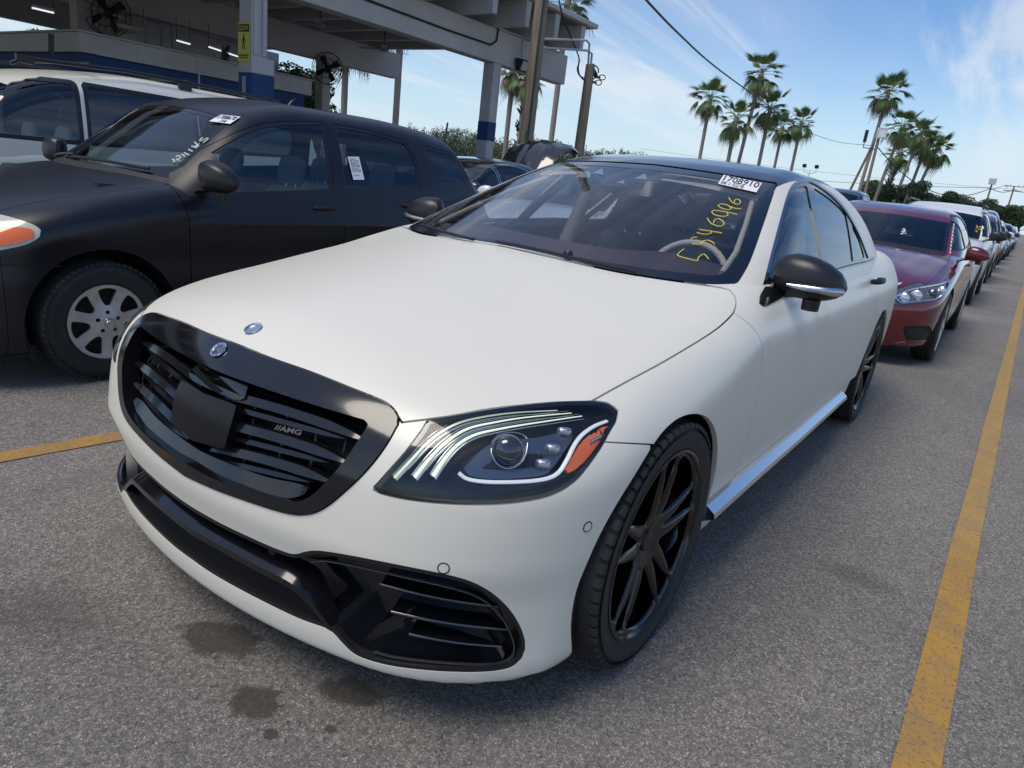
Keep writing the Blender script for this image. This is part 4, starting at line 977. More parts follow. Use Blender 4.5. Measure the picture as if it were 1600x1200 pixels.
    for x in (0, -wb):
        for sd_ in (1, -1):
            wheel_simple(T, x, sd_, s['wy'], R, s['Rr'], s['wm'], s.get('holes', 5), detail=s.get('wdet', False), rot=s.get('wrot', .2))
            if ds < .05:
                b = MB(); nn = 20
                V_ = []
                for k in range(nn+1):
                    a = math.radians(-28+236*k/nn); V_ += [(x+(ar-.003)*math.cos(a), sd_*(s['wy']+.08), R+(ar-.003)*math.sin(a)), (x+ar*math.cos(a), sd_*.5, R+ar*math.sin(a))]
                b.add(V_, [(2*k, 2*k+2, 2*k+3, 2*k+1) for k in range(nn)]); b.V += [(x+ar*math.cos(math.radians(-28+236*k/nn)), sd_*.51, R+ar*math.sin(math.radians(-28+236*k/nn))) for k in range(nn+1)]; b.F.append(tuple(range(2*nn+2, 3*nn+3)))
                b.build('wheel_liner', DARK, T)
    MB().box(s['xr']+.3, .4, -.6, .6, .2, .34).build('underbody', VOID, T)
    if s.get('seats', True):
        fx = s['seatx']
        for y in (.36, -.36): seat(T, fx, y, s.get('seatm', SEATGREY), .95)
        for y in (.36, -.36): seat(T, fx-.85, y, s.get('seatm', SEATGREY), .95)
        b = MB(); b.hexa([(fx+.55, -.68, .75), (fx+1.15, -.62, .75), (fx+1.15, .62, .75), (fx+.55, .68, .75), (fx+.60, -.68, s['zc']-.04), (fx+1.15, -.62, s['zc']-.04), (fx+1.15, .62, s['zc']-.04), (fx+.60, .68, s['zc']-.04)]); b.build('dashboard', SBLACK, T)
        c = np.array([fx+.52, .36, s['zc']-.07]); ax = np.array([.9, 0, .42]); u = np.array([0, 1., 0]); v = np.cross(ax, u)
        MB().tube([c+.18*(math.cos(a)*u+math.sin(a)*v) for a in np.linspace(0, 2*math.pi, 25)], .014, 6, cap=False).build('steering_wheel', SBLACK, T)
    if s.get('wipers'):
        for y0, y1 in ((-.05, .55), (-.62, -.1)):
            P_ = [(s['cowl']-.03-.35*y*y-.05*(y-y0), y, 0) for y in np.linspace(y0, y1, 6)]
            Q_ = []
            for px_, y, _ in P_:
                lo_, hi_ = .8, 1.3
                for _ in range(20):
                    m_ = (lo_+hi_)/2
                    if min(grn_f(np.array([[px_, y, m_]]))[0], low_f(np.array([[px_, y, m_]]))[0]) < 0: lo_ = m_
                    else: hi_ = m_
                Q_.append((px_, y, hi_+.02))
            MB().tube(Q_, .009, 6).build('wiper', SBLACK, T)
    return T, low_f, grn_f

W_DARK = mat('matt_black_wrap', (.006, .007, .012), rough=.32, spec=.4, coat=.25, coatr=.3, noise=.12, nscale=4)
P_RED = mat('dark_red_paint', (.115, .003, .012), rough=.18, spec=.5, coat=1.)
P_WHITE = mat('white_paint', (.72, .72, .70), rough=.3, coat=.6)
P_SILVER = mat('silver_paint', (.33, .35, .37), rough=.3, metal=.5, coat=.8)
P_BLUEGREY = mat('blue_grey_paint', (.05, .075, .11), rough=.25, coat=1.)
P_BLACK = mat('black_paint', (.008, .009, .011), rough=.15, coat=1.)
P_GREY = mat('grey_paint', (.11, .115, .12), rough=.3, metal=.4, coat=.8)
LAMP = mat('headlamp', (.62, .65, .68), rough=.12, metal=.6, coat=1)
LAMPD = mat('lamp_bezel', (.12, .125, .13), rough=.2, metal=.4, coat=1)
def sedan_spec(**k):
    s = dict(name='parked_car', wb=2.776, R=.335, Rr=.232, wy=.815, wm=SILVER, xr=-3.80, a0=0.,
        W=([.95, .5, 0, -1, -2.5, -3.3, -3.8], [.82, .885, .91, .915, .91, .87, .80]), S=S_STD,
        H=([1., .92, .82, .7, .4, 0, -.4, -.62, -1.5, -3, -3.7], [.60, .665, .725, .775, .86, .93, .99, 1.01, 1.03, 1.06, 1.03]),
        C=([1, .3, -.4, -1, -3.8], [.22, .17, .12, .05, .05]),
        X=([.1, .16, .3, .5, .62, .72, .80, .95], [.84, .88, .92, .945, .93, .89, .82, .6]),
        T=([-.3, -.62, -1.0, -1.4, -1.6, -1.9, -2.3, -2.7, -3.0, -3.3, -3.65], [.88, 1.01, 1.165, 1.32, 1.385, 1.44, 1.465, 1.43, 1.35, 1.2, 1.04]),
        gc=([-.5, -1.4, -2.2, -3.4], [.40, .25, 0, -.25]), gY=([.9, 1., 1.1, 1.25, 1.38, 1.5], [.875, .845, .80, .725, .645, .55]),
        gP=([-.5, -.9, -1.3, -2.6, -3.4], [-.07, -.03, 0, 0, -.08]), ga=(-1.5, -2.8),
        bonnet=([-1, -.5, .3, .8], [.76, .78, .74, .66]), cowl=-.58, nose=.80, doors=(-.50, -1.62, -2.60), hz=(.88, .90), ws=(.60, .70, -1.42), zc=1.0, zr=1.38,
        wins=[('front_door_glass', [(-.72, 1.04, 'c'), (-1.10, 1.20), (-1.38, 1.325), (-1.56, 1.37, 'c'), (-1.60, 1.06, 'c')], CARG),
              ('rear_door_glass', [(-1.66, 1.06, 'c'), (-1.64, 1.375, 'c'), (-2.2, 1.375), (-2.62, 1.27), (-2.62, 1.09, 'c')], CARG),
              ('quarter_glass', [(-2.67, 1.09, 'c'), (-2.67, 1.25, 'c'), (-3.0, 1.12, 'c')], DARKG)],
        rear_glass=(.58, -2.95, 1.08, 1.36), mirror=(-.78, .99, 1.02), seatx=-1.75,
        front=[('headlight', [(.34, .60, 'c'), (.50, .68), (.62, .74), (.80, .80), (.90, .80), (.88, .70), (.78, .60), (.55, .57)], LAMP),
               ('grille', [(0, .50, 'c'), (0, .74, 'c'), (.30, .70), (.36, .66), (.24, .50), (.12, .44)], VOID),
               ('lower_intake', [(0, .20, 'c'), (0, .34, 'c'), (.42, .34), (.46, .27), (.40, .20)], DARK)])
    s.update(k); return s
def suv_spec(**k):
    s = sedan_spec(); s.update(dict(R=.36, Rr=.235, wy=.82, wb=2.70, xr=-3.60, zb=.24, zs=.42, cat='car',
        H=([1., .9, .75, .5, .1, -.3, -.5, -1.5, -3, -3.6], [.80, .89, .95, 1.0, 1.06, 1.11, 1.13, 1.13, 1.17, 1.15]),
        S=([.18, .27, .36, .5, .66, .8, .9, 1.0, 1.08, 1.16, 1.3], [-.09, -.05, -.025, -.01, 0, -.006, -.015, -.03, -.055, -.09, -.17]),
        X=([.2, .3, .5, .7, .85, .95, 1.1], [.84, .89, .92, .91, .86, .78, .5]),
        T=([-.2, -.5, -.8, -1.1, -1.4, -1.8, -2.4, -3.0, -3.5], [.98, 1.13, 1.31, 1.475, 1.585, 1.655, 1.69, 1.67, 1.60]),
        gY=([1., 1.1, 1.2, 1.4, 1.56, 1.7], [.89, .865, .835, .76, .685, .60]), gP=([-.3, -.7, -1.2, -2.6, -3.5], [-.08, -.03, 0, 0, -.06]), ga=(-1.4, -2.9), xg=-3.55, gz=.9,
        cowl=-.46, nose=.76, doors=(-.42, -1.45, -2.42), hz=(.98, 1.0), ws=(.66, .72, -1.22), zc=1.12, zr=1.6,
        wins=[('front_door_glass', [(-.62, 1.16, 'c'), (-.95, 1.36), (-1.2, 1.49), (-1.40, 1.545, 'c'), (-1.44, 1.16, 'c')], CARG),
              ('rear_door_glass', [(-1.50, 1.165, 'c'), (-1.47, 1.55, 'c'), (-2.05, 1.565), (-2.36, 1.54, 'c'), (-2.42, 1.19, 'c')], DARKG),
              ('quarter_glass', [(-2.49, 1.20, 'c'), (-2.44, 1.52, 'c'), (-2.95, 1.46), (-3.2, 1.30, 'c')], DARKG)],
        rear_glass=(.62, -3.25, 1.18, 1.55), mirror=(-.62, 1.0, 1.17), seatx=-1.6, msc=1.1,
        front=[('headlight', [(.50, .80, 'c'), (.62, .88), (.80, .92), (.90, .92), (.88, .82), (.74, .76), (.55, .75)], LAMP),
               ('grille', [(0, .58, 'c'), (0, .86, 'c'), (.40, .84), (.46, .80), (.34, .60), (.2, .56)], VOID),
               ('lower_intake', [(0, .32, 'c'), (0, .48, 'c'), (.5, .47), (.55, .40), (.45, .32)], DARK)]))
    s.update(k); return s
def build_wagon():
    s = sedan_spec(name='black_wagon', loc=(0., -3.04, 0), label='matt black hatchback with silver seven spoke wheel covers, left of the white sedan', paint=W_DARK, mpaint=SBLACK, hpaint=SBLACK,
        ds=.016, wb=2.60, R=.312, Rr=.205, wy=.775, wdet=True, holes=7, wrot=1.62, wm=SILVER, xr=-3.40, zb=.17, arch=.375, kt=.15, seatm=SEATGREY, wipers=True,
        W=([.85, .5, 0, -.6, -2.2, -2.9, -3.4], [.80, .86, .885, .878, .88, .86, .82]),
        S=([.10, .18, .27, .36, .5, .62, .74, .84, .92, 1.0, 1.08, 1.2], [-.07, -.045, -.02, -.012, -.008, -.012, -.003, 0, -.010, -.028, -.055, -.13]),
        H=([.95, .85, .7, .39, .13, -.2, -.34, -1, -2, -3.4], [.60, .70, .80, .925, .985, 1.035, 1.055, 1.07, 1.13, 1.18]),
        C=([1, .3, -.3, -1, -3.4], [.16, .14, .10, .03, .03]),
        X=([.1, .16, .3, .5, .62, .72, .80, .95], [.76, .80, .83, .83, .81, .77, .70, .45]),
        T=([-.05, -.26, -.55, -.78, -.95, -1.4, -2.1, -2.5, -2.9, -3.1], [.96, 1.06, 1.255, 1.41, 1.49, 1.56, 1.565, 1.545, 1.49, 1.45]),
        gc=([-.2, -.9, -1.5, -3.], [.38, .22, 0, -.05]), rc=.09, yoff=.135, gY=([.95, 1.0, 1.1, 1.25, 1.4, 1.5], [.865, .85, .82, .755, .68, .62]), gP=([-.2, -.5, -1., -2.3, -3.2], [-.06, -.02, 0, 0, -.05]), ga=(-.9, -2.5), xg=-3.22, gl=.70, kg=.10,
        bonnet=([-1, -.4, .3, .8], [.72, .74, .70, .60]), cowl=-.24, nose=.72, doors=(-.445, -1.53, -2.34), hz=(.93, .97), ws=(.60, .68, -.84), zc=1.03, zr=1.42, hc=.12, xb=.3, bumper=.44,
        wins=[('front_door_glass', [(-.47, 1.055, 'c'), (-.64, 1.175), (-.89, 1.32), (-1.15, 1.40), (-1.50, 1.442, 'c'), (-1.44, 1.050, 'c'), (-.9, 1.01), (-.66, 1.0)], CARG),
              ('rear_door_glass', [(-1.62, 1.442, 'c'), (-1.9, 1.435), (-2.24, 1.405, 'c'), (-2.31, 1.29), (-2.28, 1.12, 'c'), (-1.58, 1.062, 'c')], CARG),
              ('quarter_glass', [(-2.47, 1.385, 'c'), (-2.86, 1.36, 'c'), (-2.96, 1.18, 'c'), (-2.54, 1.14, 'c')], CARG)],
        rear_glass=(.56, -2.95, 1.16, 1.42), mirror=(-.56, .985, 1.07), msc=1.05, me=.42, seatx=-1.25, fr=.022,
        front=[('grille', [(0, .60, 'c'), (0, .70, 'c'), (.40, .68), (.38, .60)], VOID), ('lower_intake', [(0, .22, 'c'), (0, .40, 'c'), (.5, .38), (.5, .26)], DARK)],
        side=[('headlight', [(.60, .80), (.45, .838), (.34, .825), (.272, .785), (.30, .735), (.40, .695), (.60, .66)], mat('pale_lamp', (.55, .52, .42), rough=.15, coat=1)), ])
    T, lf, gf = make_car(s)
    loc = np.array(s['loc'])
    f = lambda V: lf(V-loc); fg = lambda V: gf(V-loc)
    # amber lens and thin seams, read off in world space and carried to the car
    low = sweep_star(lf, 0., -2.6, .55, .016)
    gs = sweep_star(gf, -.3, -1.2, .95, .02, half=(math.radians(70), math.pi))
    put('sail_panel', panel(gs, [lambda V: .55-V[:, 1], fxz([(-.40, .96), (-.46, 1.06), (-.69, 1.205), (-.69, .96)])], off=.003, fl=.008), SBLACK, T, 'pair')
    for nm, pl_, m_, o_ in (('indicator_lens', [(.60, .755), (.40, .785), (.305, .782), (.31, .745), (.40, .71), (.60, .68)], AMBER, .0015),):
        put(nm, panel(low, [lambda V: .3-V[:, 1], fxz(cr(pl_, 4))], off=o_, fl=.004), m_, T, 'pair')
    def seam(pts, name='body_joint', r=.0035):
        P_ = [hit(x, y, f, .0)-loc for x, y in cr(pts, 5, closed=False)]; MB().tube(P_, r, 5).build(name, VOID, T)
    seam([(0, 413), (50, 414), (95, 416)])
    # aerials on the roof
    MB().tube([(-1.70, .0, 1.53), (-1.76, .0, 1.60), (-1.79, 0, 1.62)], [.012, .009, .006], 8).build('roof_aerial', SBLACK, T)
    MB().tube([(-2.95, .45, 1.46), (-2.97, .45, 1.62)], .008, 8).build('roof_aerial', SBLACK, T)
    # paper form and lot stickers
    q2_ = lambda x, y: (400+x*.34375, y*.34375); q1_ = lambda x, y: (x*.3125, y*.3125)
    c = [hit(*q2_(x, y), fg, .002)-loc for x, y in ((443, 817), (493, 817), (468, 712), (416, 712))]
    o = MB().add(c, [(0, 1, 2, 3)]).build('paper_form', PAPER, T); 
    for i, v_ in enumerate((.90, .84, .76, .70, .64, .58, .5, .44, .38, .2)):
        text_quad_local('form_line', 'ABOUT THIS VEHICLE' if i == 0 else 'llll lll llllll', c, (.12, v_-.035, .85 if i % 3 else .6, v_+.01), INK, o, loc)
    c = [hit(*q1_(x, y), fg, .009)-loc for x, y in ((1045, 605), (1150, 619), (1203, 583), (1105, 573))]
    o = MB().add(c, [(0, 1, 2, 3)]).build('lot_sticker', PAPER, T)
    text_quad_local('lot_number', '1708670', c, (.08, .45, .95, .92), INK, o, loc); text_quad_local('small_print', '273 MB', c, (.42, .05, .72, .35), INK, o, loc)
    zc = q1_
    zc = lambda x, y: (240+.1*x, 160+.1*y)
    for pts in ([(765, 550), (728, 585), (735, 603), (830, 562), (845, 580), (770, 632)], [(645, 622, 'c'), (710, 690, 'c'), (645, 690, 'c'), (715, 645, 'c')], [(595, 685), (682, 715)], [(545, 735), (612, 772)],
                [(480, 790), (560, 830)], [(440, 815), (500, 850)], [(350, 855), (390, 835), (420, 870), (360, 890), (420, 910)], [(285, 905), (310, 890), (330, 925), (300, 940)]):
        P_ = [hit(*zc(*q), fg, .003)-loc for q in cr(pts, 4, closed=False)]; MB().tube(P_, .0045, 5).build('marker_stroke', WMARK, T)
    return T
def text_quad_local(name, s, c, box, m, parent, loc):
    cc = [np.array(p)+loc for p in c]
    V, F = text_mesh(s, bold=.01); mx_ = V[:, :2].max(0)
    nn = np.cross(cc[1]-cc[0], cc[3]-cc[0]); nn /= np.linalg.norm(nn)
    if nn@(CL-cc[0]) < 0: nn = -nn
    P = [quadpt(c, box[0]+(box[2]-box[0])*a/mx_[0], box[1]+(box[3]-box[1])*b/mx_[1])+nn*.0015 for a, b in V[:, :2]]
    return MB().add(P, F).build(name, m, parent, fix=False)
def build_van():
    s = suv_spec(name='white_minivan', loc=(.10, -6.05, 0), label='white minivan with black roof rails behind the matt black hatchback', cat='minivan', paint=mat('cream_white_paint', (.74, .71, .60), rough=.3, coat=.6), wb=3.03, xr=-4.05, ds=.03, zb=.2, zs=.34,
        W=([.85, .5, 0, -1, -3, -4], [.86, .93, .96, .97, .965, .93]), H=([1., .9, .75, .5, .1, -.3, -1.5, -3, -4], [.70, .82, .90, .95, 1.02, 1.07, 1.10, 1.13, 1.13]),
        T=([.3, -.0, -.3, -.6, -.9, -1.3, -2.0, -3.0, -3.8], [.95, 1.10, 1.29, 1.48, 1.60, 1.68, 1.745, 1.735, 1.68]),
        gY=([1., 1.1, 1.2, 1.4, 1.56, 1.7, 1.8], [.93, .915, .90, .86, .82, .76, .68]), gP=([.1, -.3, -.8, -3., -4.], [-.10, -.03, 0, 0, -.04]), ga=(-1.2, -3.3), xg=-4.0, gl=.30, kg=.13,
        cowl=-.05, nose=.76, doors=(-.35, -1.36, -2.35), ws=(.70, .78, -.78), zc=1.08, zr=1.62, hz=(1.0, 1.02),
        wins=[('front_door_glass', [(-.25, 1.13, 'c'), (-.45, 1.33), (-.72, 1.51), (-.95, 1.56), (-1.32, 1.575, 'c'), (-1.30, 1.125, 'c')], CARG),
              ('rear_door_glass', [(-1.42, 1.575, 'c'), (-2.36, 1.56, 'c'), (-2.36, 1.15, 'c'), (-1.40, 1.13, 'c')], DARKG),
              ('quarter_glass', [(-2.44, 1.56, 'c'), (-3.5, 1.50, 'c'), (-3.55, 1.2, 'c'), (-2.44, 1.16, 'c')], DARKG)],
        rear_glass=(.68, -3.8, 1.15, 1.55), mirror=(-.42, 1.07, 1.14), seatx=-1.15, seatm=SEATTAN, fr=.035, yoff=.17,
        front=[('headlight', [(.55, .66), (.75, .72), (.9, .74), (.88, .62), (.6, .60)], LAMP), ('grille', [(0, .50, 'c'), (0, .72, 'c'), (.42, .7), (.40, .5)], VOID)])
    T, lf, gf = make_car(s)
    for y in (.72, -.72):
        P_ = [(-.9, y, 1.665), (-1.0, y, 1.72), (-1.8, y, 1.76), (-2.3, y, 1.755), (-3.3, y, 1.735), (-3.45, y, 1.68)]
        r = MB().tube(P_, .016, 8).build('roof_rail', SBLACK, T, auto=60)
        for x in (-1.0, -2.35, -3.35): MB().box(x-.06, x+.06, y-.02, y+.02, 1.68, 1.745).build('rail_foot', SBLACK, r)
    for x in (-1.5, -2.4): MB().tube([(x, -.72, 1.77), (x, .72, 1.77)], .012, 8).build('roof_bar', SBLACK, T)
    return T
zr = lambda x, y: (1300+x*.29155, 250+y*.29155)
def build_row():
    t, f, g = make_car(sedan_spec(name='red_sedan', loc=(-6.12, .20, 0), label='dark red sedan parked close behind the white sedan', paint=P_RED, ds=.022, wsg=glass('blue_tinted_windscreen', (.16, .20, .22), 1.6),
        front=[('grille', [(0, .50, 'c'), (0, .735, 'c'), (.30, .735), (.44, .70), (.40, .64), (.22, .56), (.12, .48)], VOID), ('lower_intake', [(0, .20, 'c'), (0, .34, 'c'), (.42, .34), (.46, .27), (.40, .20)], DARK)],
        pxfront=[('headlight', [zr(288, 735), zr(330, 700), zr(400, 672), (*zr(482, 648), 'c'), (*zr(502, 674), 'c'), zr(560, 662), (*zr(630, 648), 'c'), zr(628, 685), zr(590, 735), zr(545, 755), zr(360, 775)], LAMPD),
               ('fog_vent', [(*zr(375, 890), 'c'), (*zr(505, 888), 'c'), zr(535, 905), (*zr(535, 962), 'c'), (*zr(400, 965), 'c')], DARK)]))
    lf = lambda V: f(V-np.array([-6.12, .20, 0])); lo3 = np.array([-6.12, .20, 0])
    fcar = lambda q, off=0.: hit(*zr(*q), lf, off, tmax=14.)-lo3
    for s in (1, -1):
        M_ = lambda P_: [(p[0], p[1]*s, p[2]) for p in P_]
        MB().tube(M_([fcar(q, .002) for q in cr([(338, 736), (400, 700), (480, 682), (560, 668), (620, 656), (622, 684), (588, 728), (540, 748), (430, 760), (370, 764), (338, 736)], 3, closed=False)]), .010, 6).build('lamp_trim', CHROME, t, auto=50)
        for c_, r_ in (((385, 740), .045), ((450, 728), .05), ((588, 700), .035)): MB().lathe([(0, .012), (r_*.6, .008), (r_, -.004)], 16, axis='x', c=M_([fcar(c_, .0)])[0]).build('lamp_reflector', LAMP, t, auto=40)
        P = M_([fcar((535, 718), .0)])[0]; MB().lathe([(.0, .02), (.03, .012), (.042, 0)], 20, axis='x', c=P).build('projector_lens', glassy, t, auto=40)
        MB().tube(M_([fcar(q, .008) for q in ((250, 700), (288, 684), (330, 668), (372, 658))]), [.022, .022, .016, .006], 6, flat=1.4).build('grille_trim', CHROME, t, auto=50)
        for k in range(4): MB().tube(M_([fcar((385+4*k, 905+k*17), .0), fcar((528, 905+k*17), .0)]), .006, 5).build('intake_slat', SBLACK, t)
        MB().tube(M_([fcar((250, 990), .004), fcar((380, 975), .004), fcar((530, 980), .004)]), .012, 6).build('lip_strip', P_RED, t)
    loc = np.array([-6.12, .20, 0]); fg = lambda V: g(V-loc)
    z = lambda x, y: (1400+x*.14164, 300+y*.14164)
    for pts in ([(70, 410), (95, 408), (90, 425), (110, 430)], [(60, 435), (90, 432), (80, 450), (55, 460), (75, 462)], [(95, 455), (112, 458)]):
        P_ = [hit(*z(*q), fg, .004, tmax=20)-loc for q in cr(pts, 4, closed=False)]; MB().tube(P_, .006, 4).build('marker_stroke', PAPER, t)
    for y0 in range(350, 680, 38):
        x0 = 640-(y0-350)*.14; P_ = [hit(*z(*q), fg, .004, tmax=20)-loc for q in ((x0-6, y0), (x0+4, y0+10), (x0-8, y0+18), (x0+6, y0+26))]; MB().tube(P_, .005, 4).build('marker_stroke', PAPER, t)
    t, f, g = make_car(suv_spec(name='white_suv', loc=(-12.75, .15, 0), label='white sport utility vehicle with black mirrors behind the red sedan', paint=P_WHITE, mpaint=SBLACK, ds=.035, wsg=DARKG))
    for y in (.62, -.62): MB().tube([(-1.3, y, 1.63), (-1.45, y, 1.70), (-2.9, y, 1.70), (-3.05, y, 1.65)], .018, 6).build('roof_rail', SBLACK, t)
    loc = np.array([-12.75, .15, 0]); fg = lambda V: g(V-loc)
    for pts in ([(890, 370), (905, 395), (880, 400)], [(915, 385), (940, 375), (935, 400)], [(870, 430), (895, 425), (890, 445)], [(910, 415), (935, 412)]):
        P_ = [hit(*z(*q), fg, .004, tmax=25)-loc for q in pts]; MB().tube(P_, .008, 4).build('marker_stroke', YMARK, t)
    make_car(suv_spec(name='grey_suv', loc=(-19.2, .12, 0), label='dark grey compact utility vehicle with a bright round headlamp, third behind the white sedan', paint=P_GREY, mpaint=SBLACK, ds=.06, wsg=DARKG,
        front=[('headlight', [(.62, .82), (.70, .88), (.80, .84), (.80, .76), (.70, .72), (.62, .76)], mat('bright_lamp', (.85, .86, .88), rough=.2, coat=1)), ('grille', [(0, .58, 'c'), (0, .86, 'c'), (.40, .84), (.34, .60)], VOID)]))
    make_car(suv_spec(name='blue_grey_suv', loc=(-25.2, .05, 0), label='tall blue grey utility vehicle far down the same lane as the white sedan', paint=P_BLUEGREY, ds=.07, wsg=DARKG, T=([-.2, -.5, -.8, -1.1, -1.4, -1.8, -2.4, -3.0, -3.5], [1.02, 1.2, 1.42, 1.62, 1.77, 1.86, 1.9, 1.88, 1.8])))
    far = [(-31.4, P_WHITE, 'white'), (-37.4, P_SILVER, 'silver'), (-43.5, P_BLACK, 'black'), (-49.8, P_RED, 'red'), (-56., P_WHITE, 'white'), (-62.3, P_GREY, 'grey'), (-68.5, P_WHITE, 'white'), (-75., P_SILVER, 'silver')]
    ordn = ['fifth', 'sixth', 'seventh', 'eighth', 'ninth', 'tenth', 'eleventh', 'twelfth']
    for i, (x, m, cn) in enumerate(far):
        sp = (sedan_spec if i % 2 else suv_spec)
        make_car(sp(name='%s_parked_car' % cn, loc=(x, .05+.05*(i % 3), 0), label='%s car far down the lane, %s behind the white sedan' % (cn, ordn[i]), paint=m, ds=.11, group='cars queued down the lane', seats=False, wsg=DARKG))
    # lane on the left, behind the black hatchback
    make_car(sedan_spec(name='white_hatchback', loc=(-4.55, -3.0, 0), label='white car behind the matt black hatchback, seen through the windscreen of the white sedan', paint=P_WHITE, ds=.035))
    make_car(suv_spec(name='silver_suv', loc=(-11.4, -3.05, 0), label='silver car in the lane beside the red sedan, mostly hidden', paint=P_SILVER, ds=.06, wsg=DARKG))
    t = make_car(suv_spec(name='pickup_truck', loc=(-17.5, -2.95, 0), label='tall blue grey pickup truck whose cab shows over the red roof', cat='pickup truck', paint=P_BLUEGREY, ds=.05, wsg=DARKG, wb=3.5, xr=-4.6,
        H=([1., .9, .75, .5, .1, -.3, -.5, -1.5, -3, -4.6], [.95, 1.05, 1.12, 1.16, 1.2, 1.24, 1.25, 1.27, 1.27, 1.27]), S=([.3, .5, .8, 1.0, 1.2, 1.3, 1.4], [-.06, -.02, 0, -.01, -.03, -.06, -.12]), W=([.95, .5, 0, -4, -4.6], [.9, .95, .98, .98, .96]),
        X=([.2, .3, .5, .9, 1.05, 1.2], [.84, .89, .92, .91, .86, .6]), T=([-.3, -.55, -.9, -1.2, -1.4, -1.8, -2.3, -2.6], [1.1, 1.27, 1.55, 1.76, 1.84, 1.88, 1.88, 1.85]), xg=-2.62, gl=.1, gz=1.1, zc=1.27, zr=1.8,
        gY=([1.1, 1.3, 1.5, 1.7, 1.9], [.95, .91, .86, .80, .70]), ga=(-1.3, -2.2), ws=(.70, .78, -1.22), doors=(-.42, -1.45, -2.42), mirror=(-.62, 1.12, 1.35),
        wins=[('front_door_glass', [(-.66, 1.33, 'c'), (-1.0, 1.55), (-1.25, 1.70), (-1.42, 1.74, 'c'), (-1.44, 1.33, 'c')], CARG), ('rear_door_glass', [(-1.52, 1.33, 'c'), (-1.50, 1.75, 'c'), (-2.25, 1.75, 'c'), (-2.35, 1.33, 'c')], CARG)], rear_glass=(.6, -2.5, 1.32, 1.7)))
    # black sedan with its boot lid raised, two lanes over
    t, f, g = make_car(sedan_spec(name='black_sedan', loc=(-5.5, -5.9, 0), label='black sedan with bright window trim and raised boot lid, beyond the matt black hatchback', paint=P_BLACK, frame=CHROME, ds=.035))
    pr = [(-3.30, 1.42), (-3.42, 1.62), (-3.60, 1.80), (-3.85, 1.90), (-4.02, 1.91), (-4.16, 1.87), (-4.20, 1.80)]
    b = MB(); V_ = []; n = 12
    for i, (x, z) in enumerate(pr):
        for k in range(n+1):
            y = -.56+1.12*k/n; V_.append((x-.10*math.cos(y*2.2)*(i/6), y, z-.10*(abs(y)/.56)**3+.02*math.sin(k*2.1+i)))
    k0 = len(V_); V_ += [(v[0]+.05, v[1]*.94, v[2]-.06) for v in V_]
    F_ = []
    for o_ in (0, k0): F_ += [(o_+i*(n+1)+k, o_+i*(n+1)+k+1, o_+(i+1)*(n+1)+k+1, o_+(i+1)*(n+1)+k) for i in range(len(pr)-1) for k in range(n)]
    rim_ = [k for k in range(n+1)]+[i*(n+1)+n for i in range(1, len(pr))]+[(len(pr)-1)*(n+1)+k for k in range(n-1, -1, -1)]+[i*(n+1) for i in range(len(pr)-2, 0, -1)]
    F_ += [(a, b2, b2+k0, a+k0) for a, b2 in zip(rim_, rim_[1:]+rim_[:1])]
    b.add(V_, F_).build('boot_lid', P_BLACK, t, auto=40)
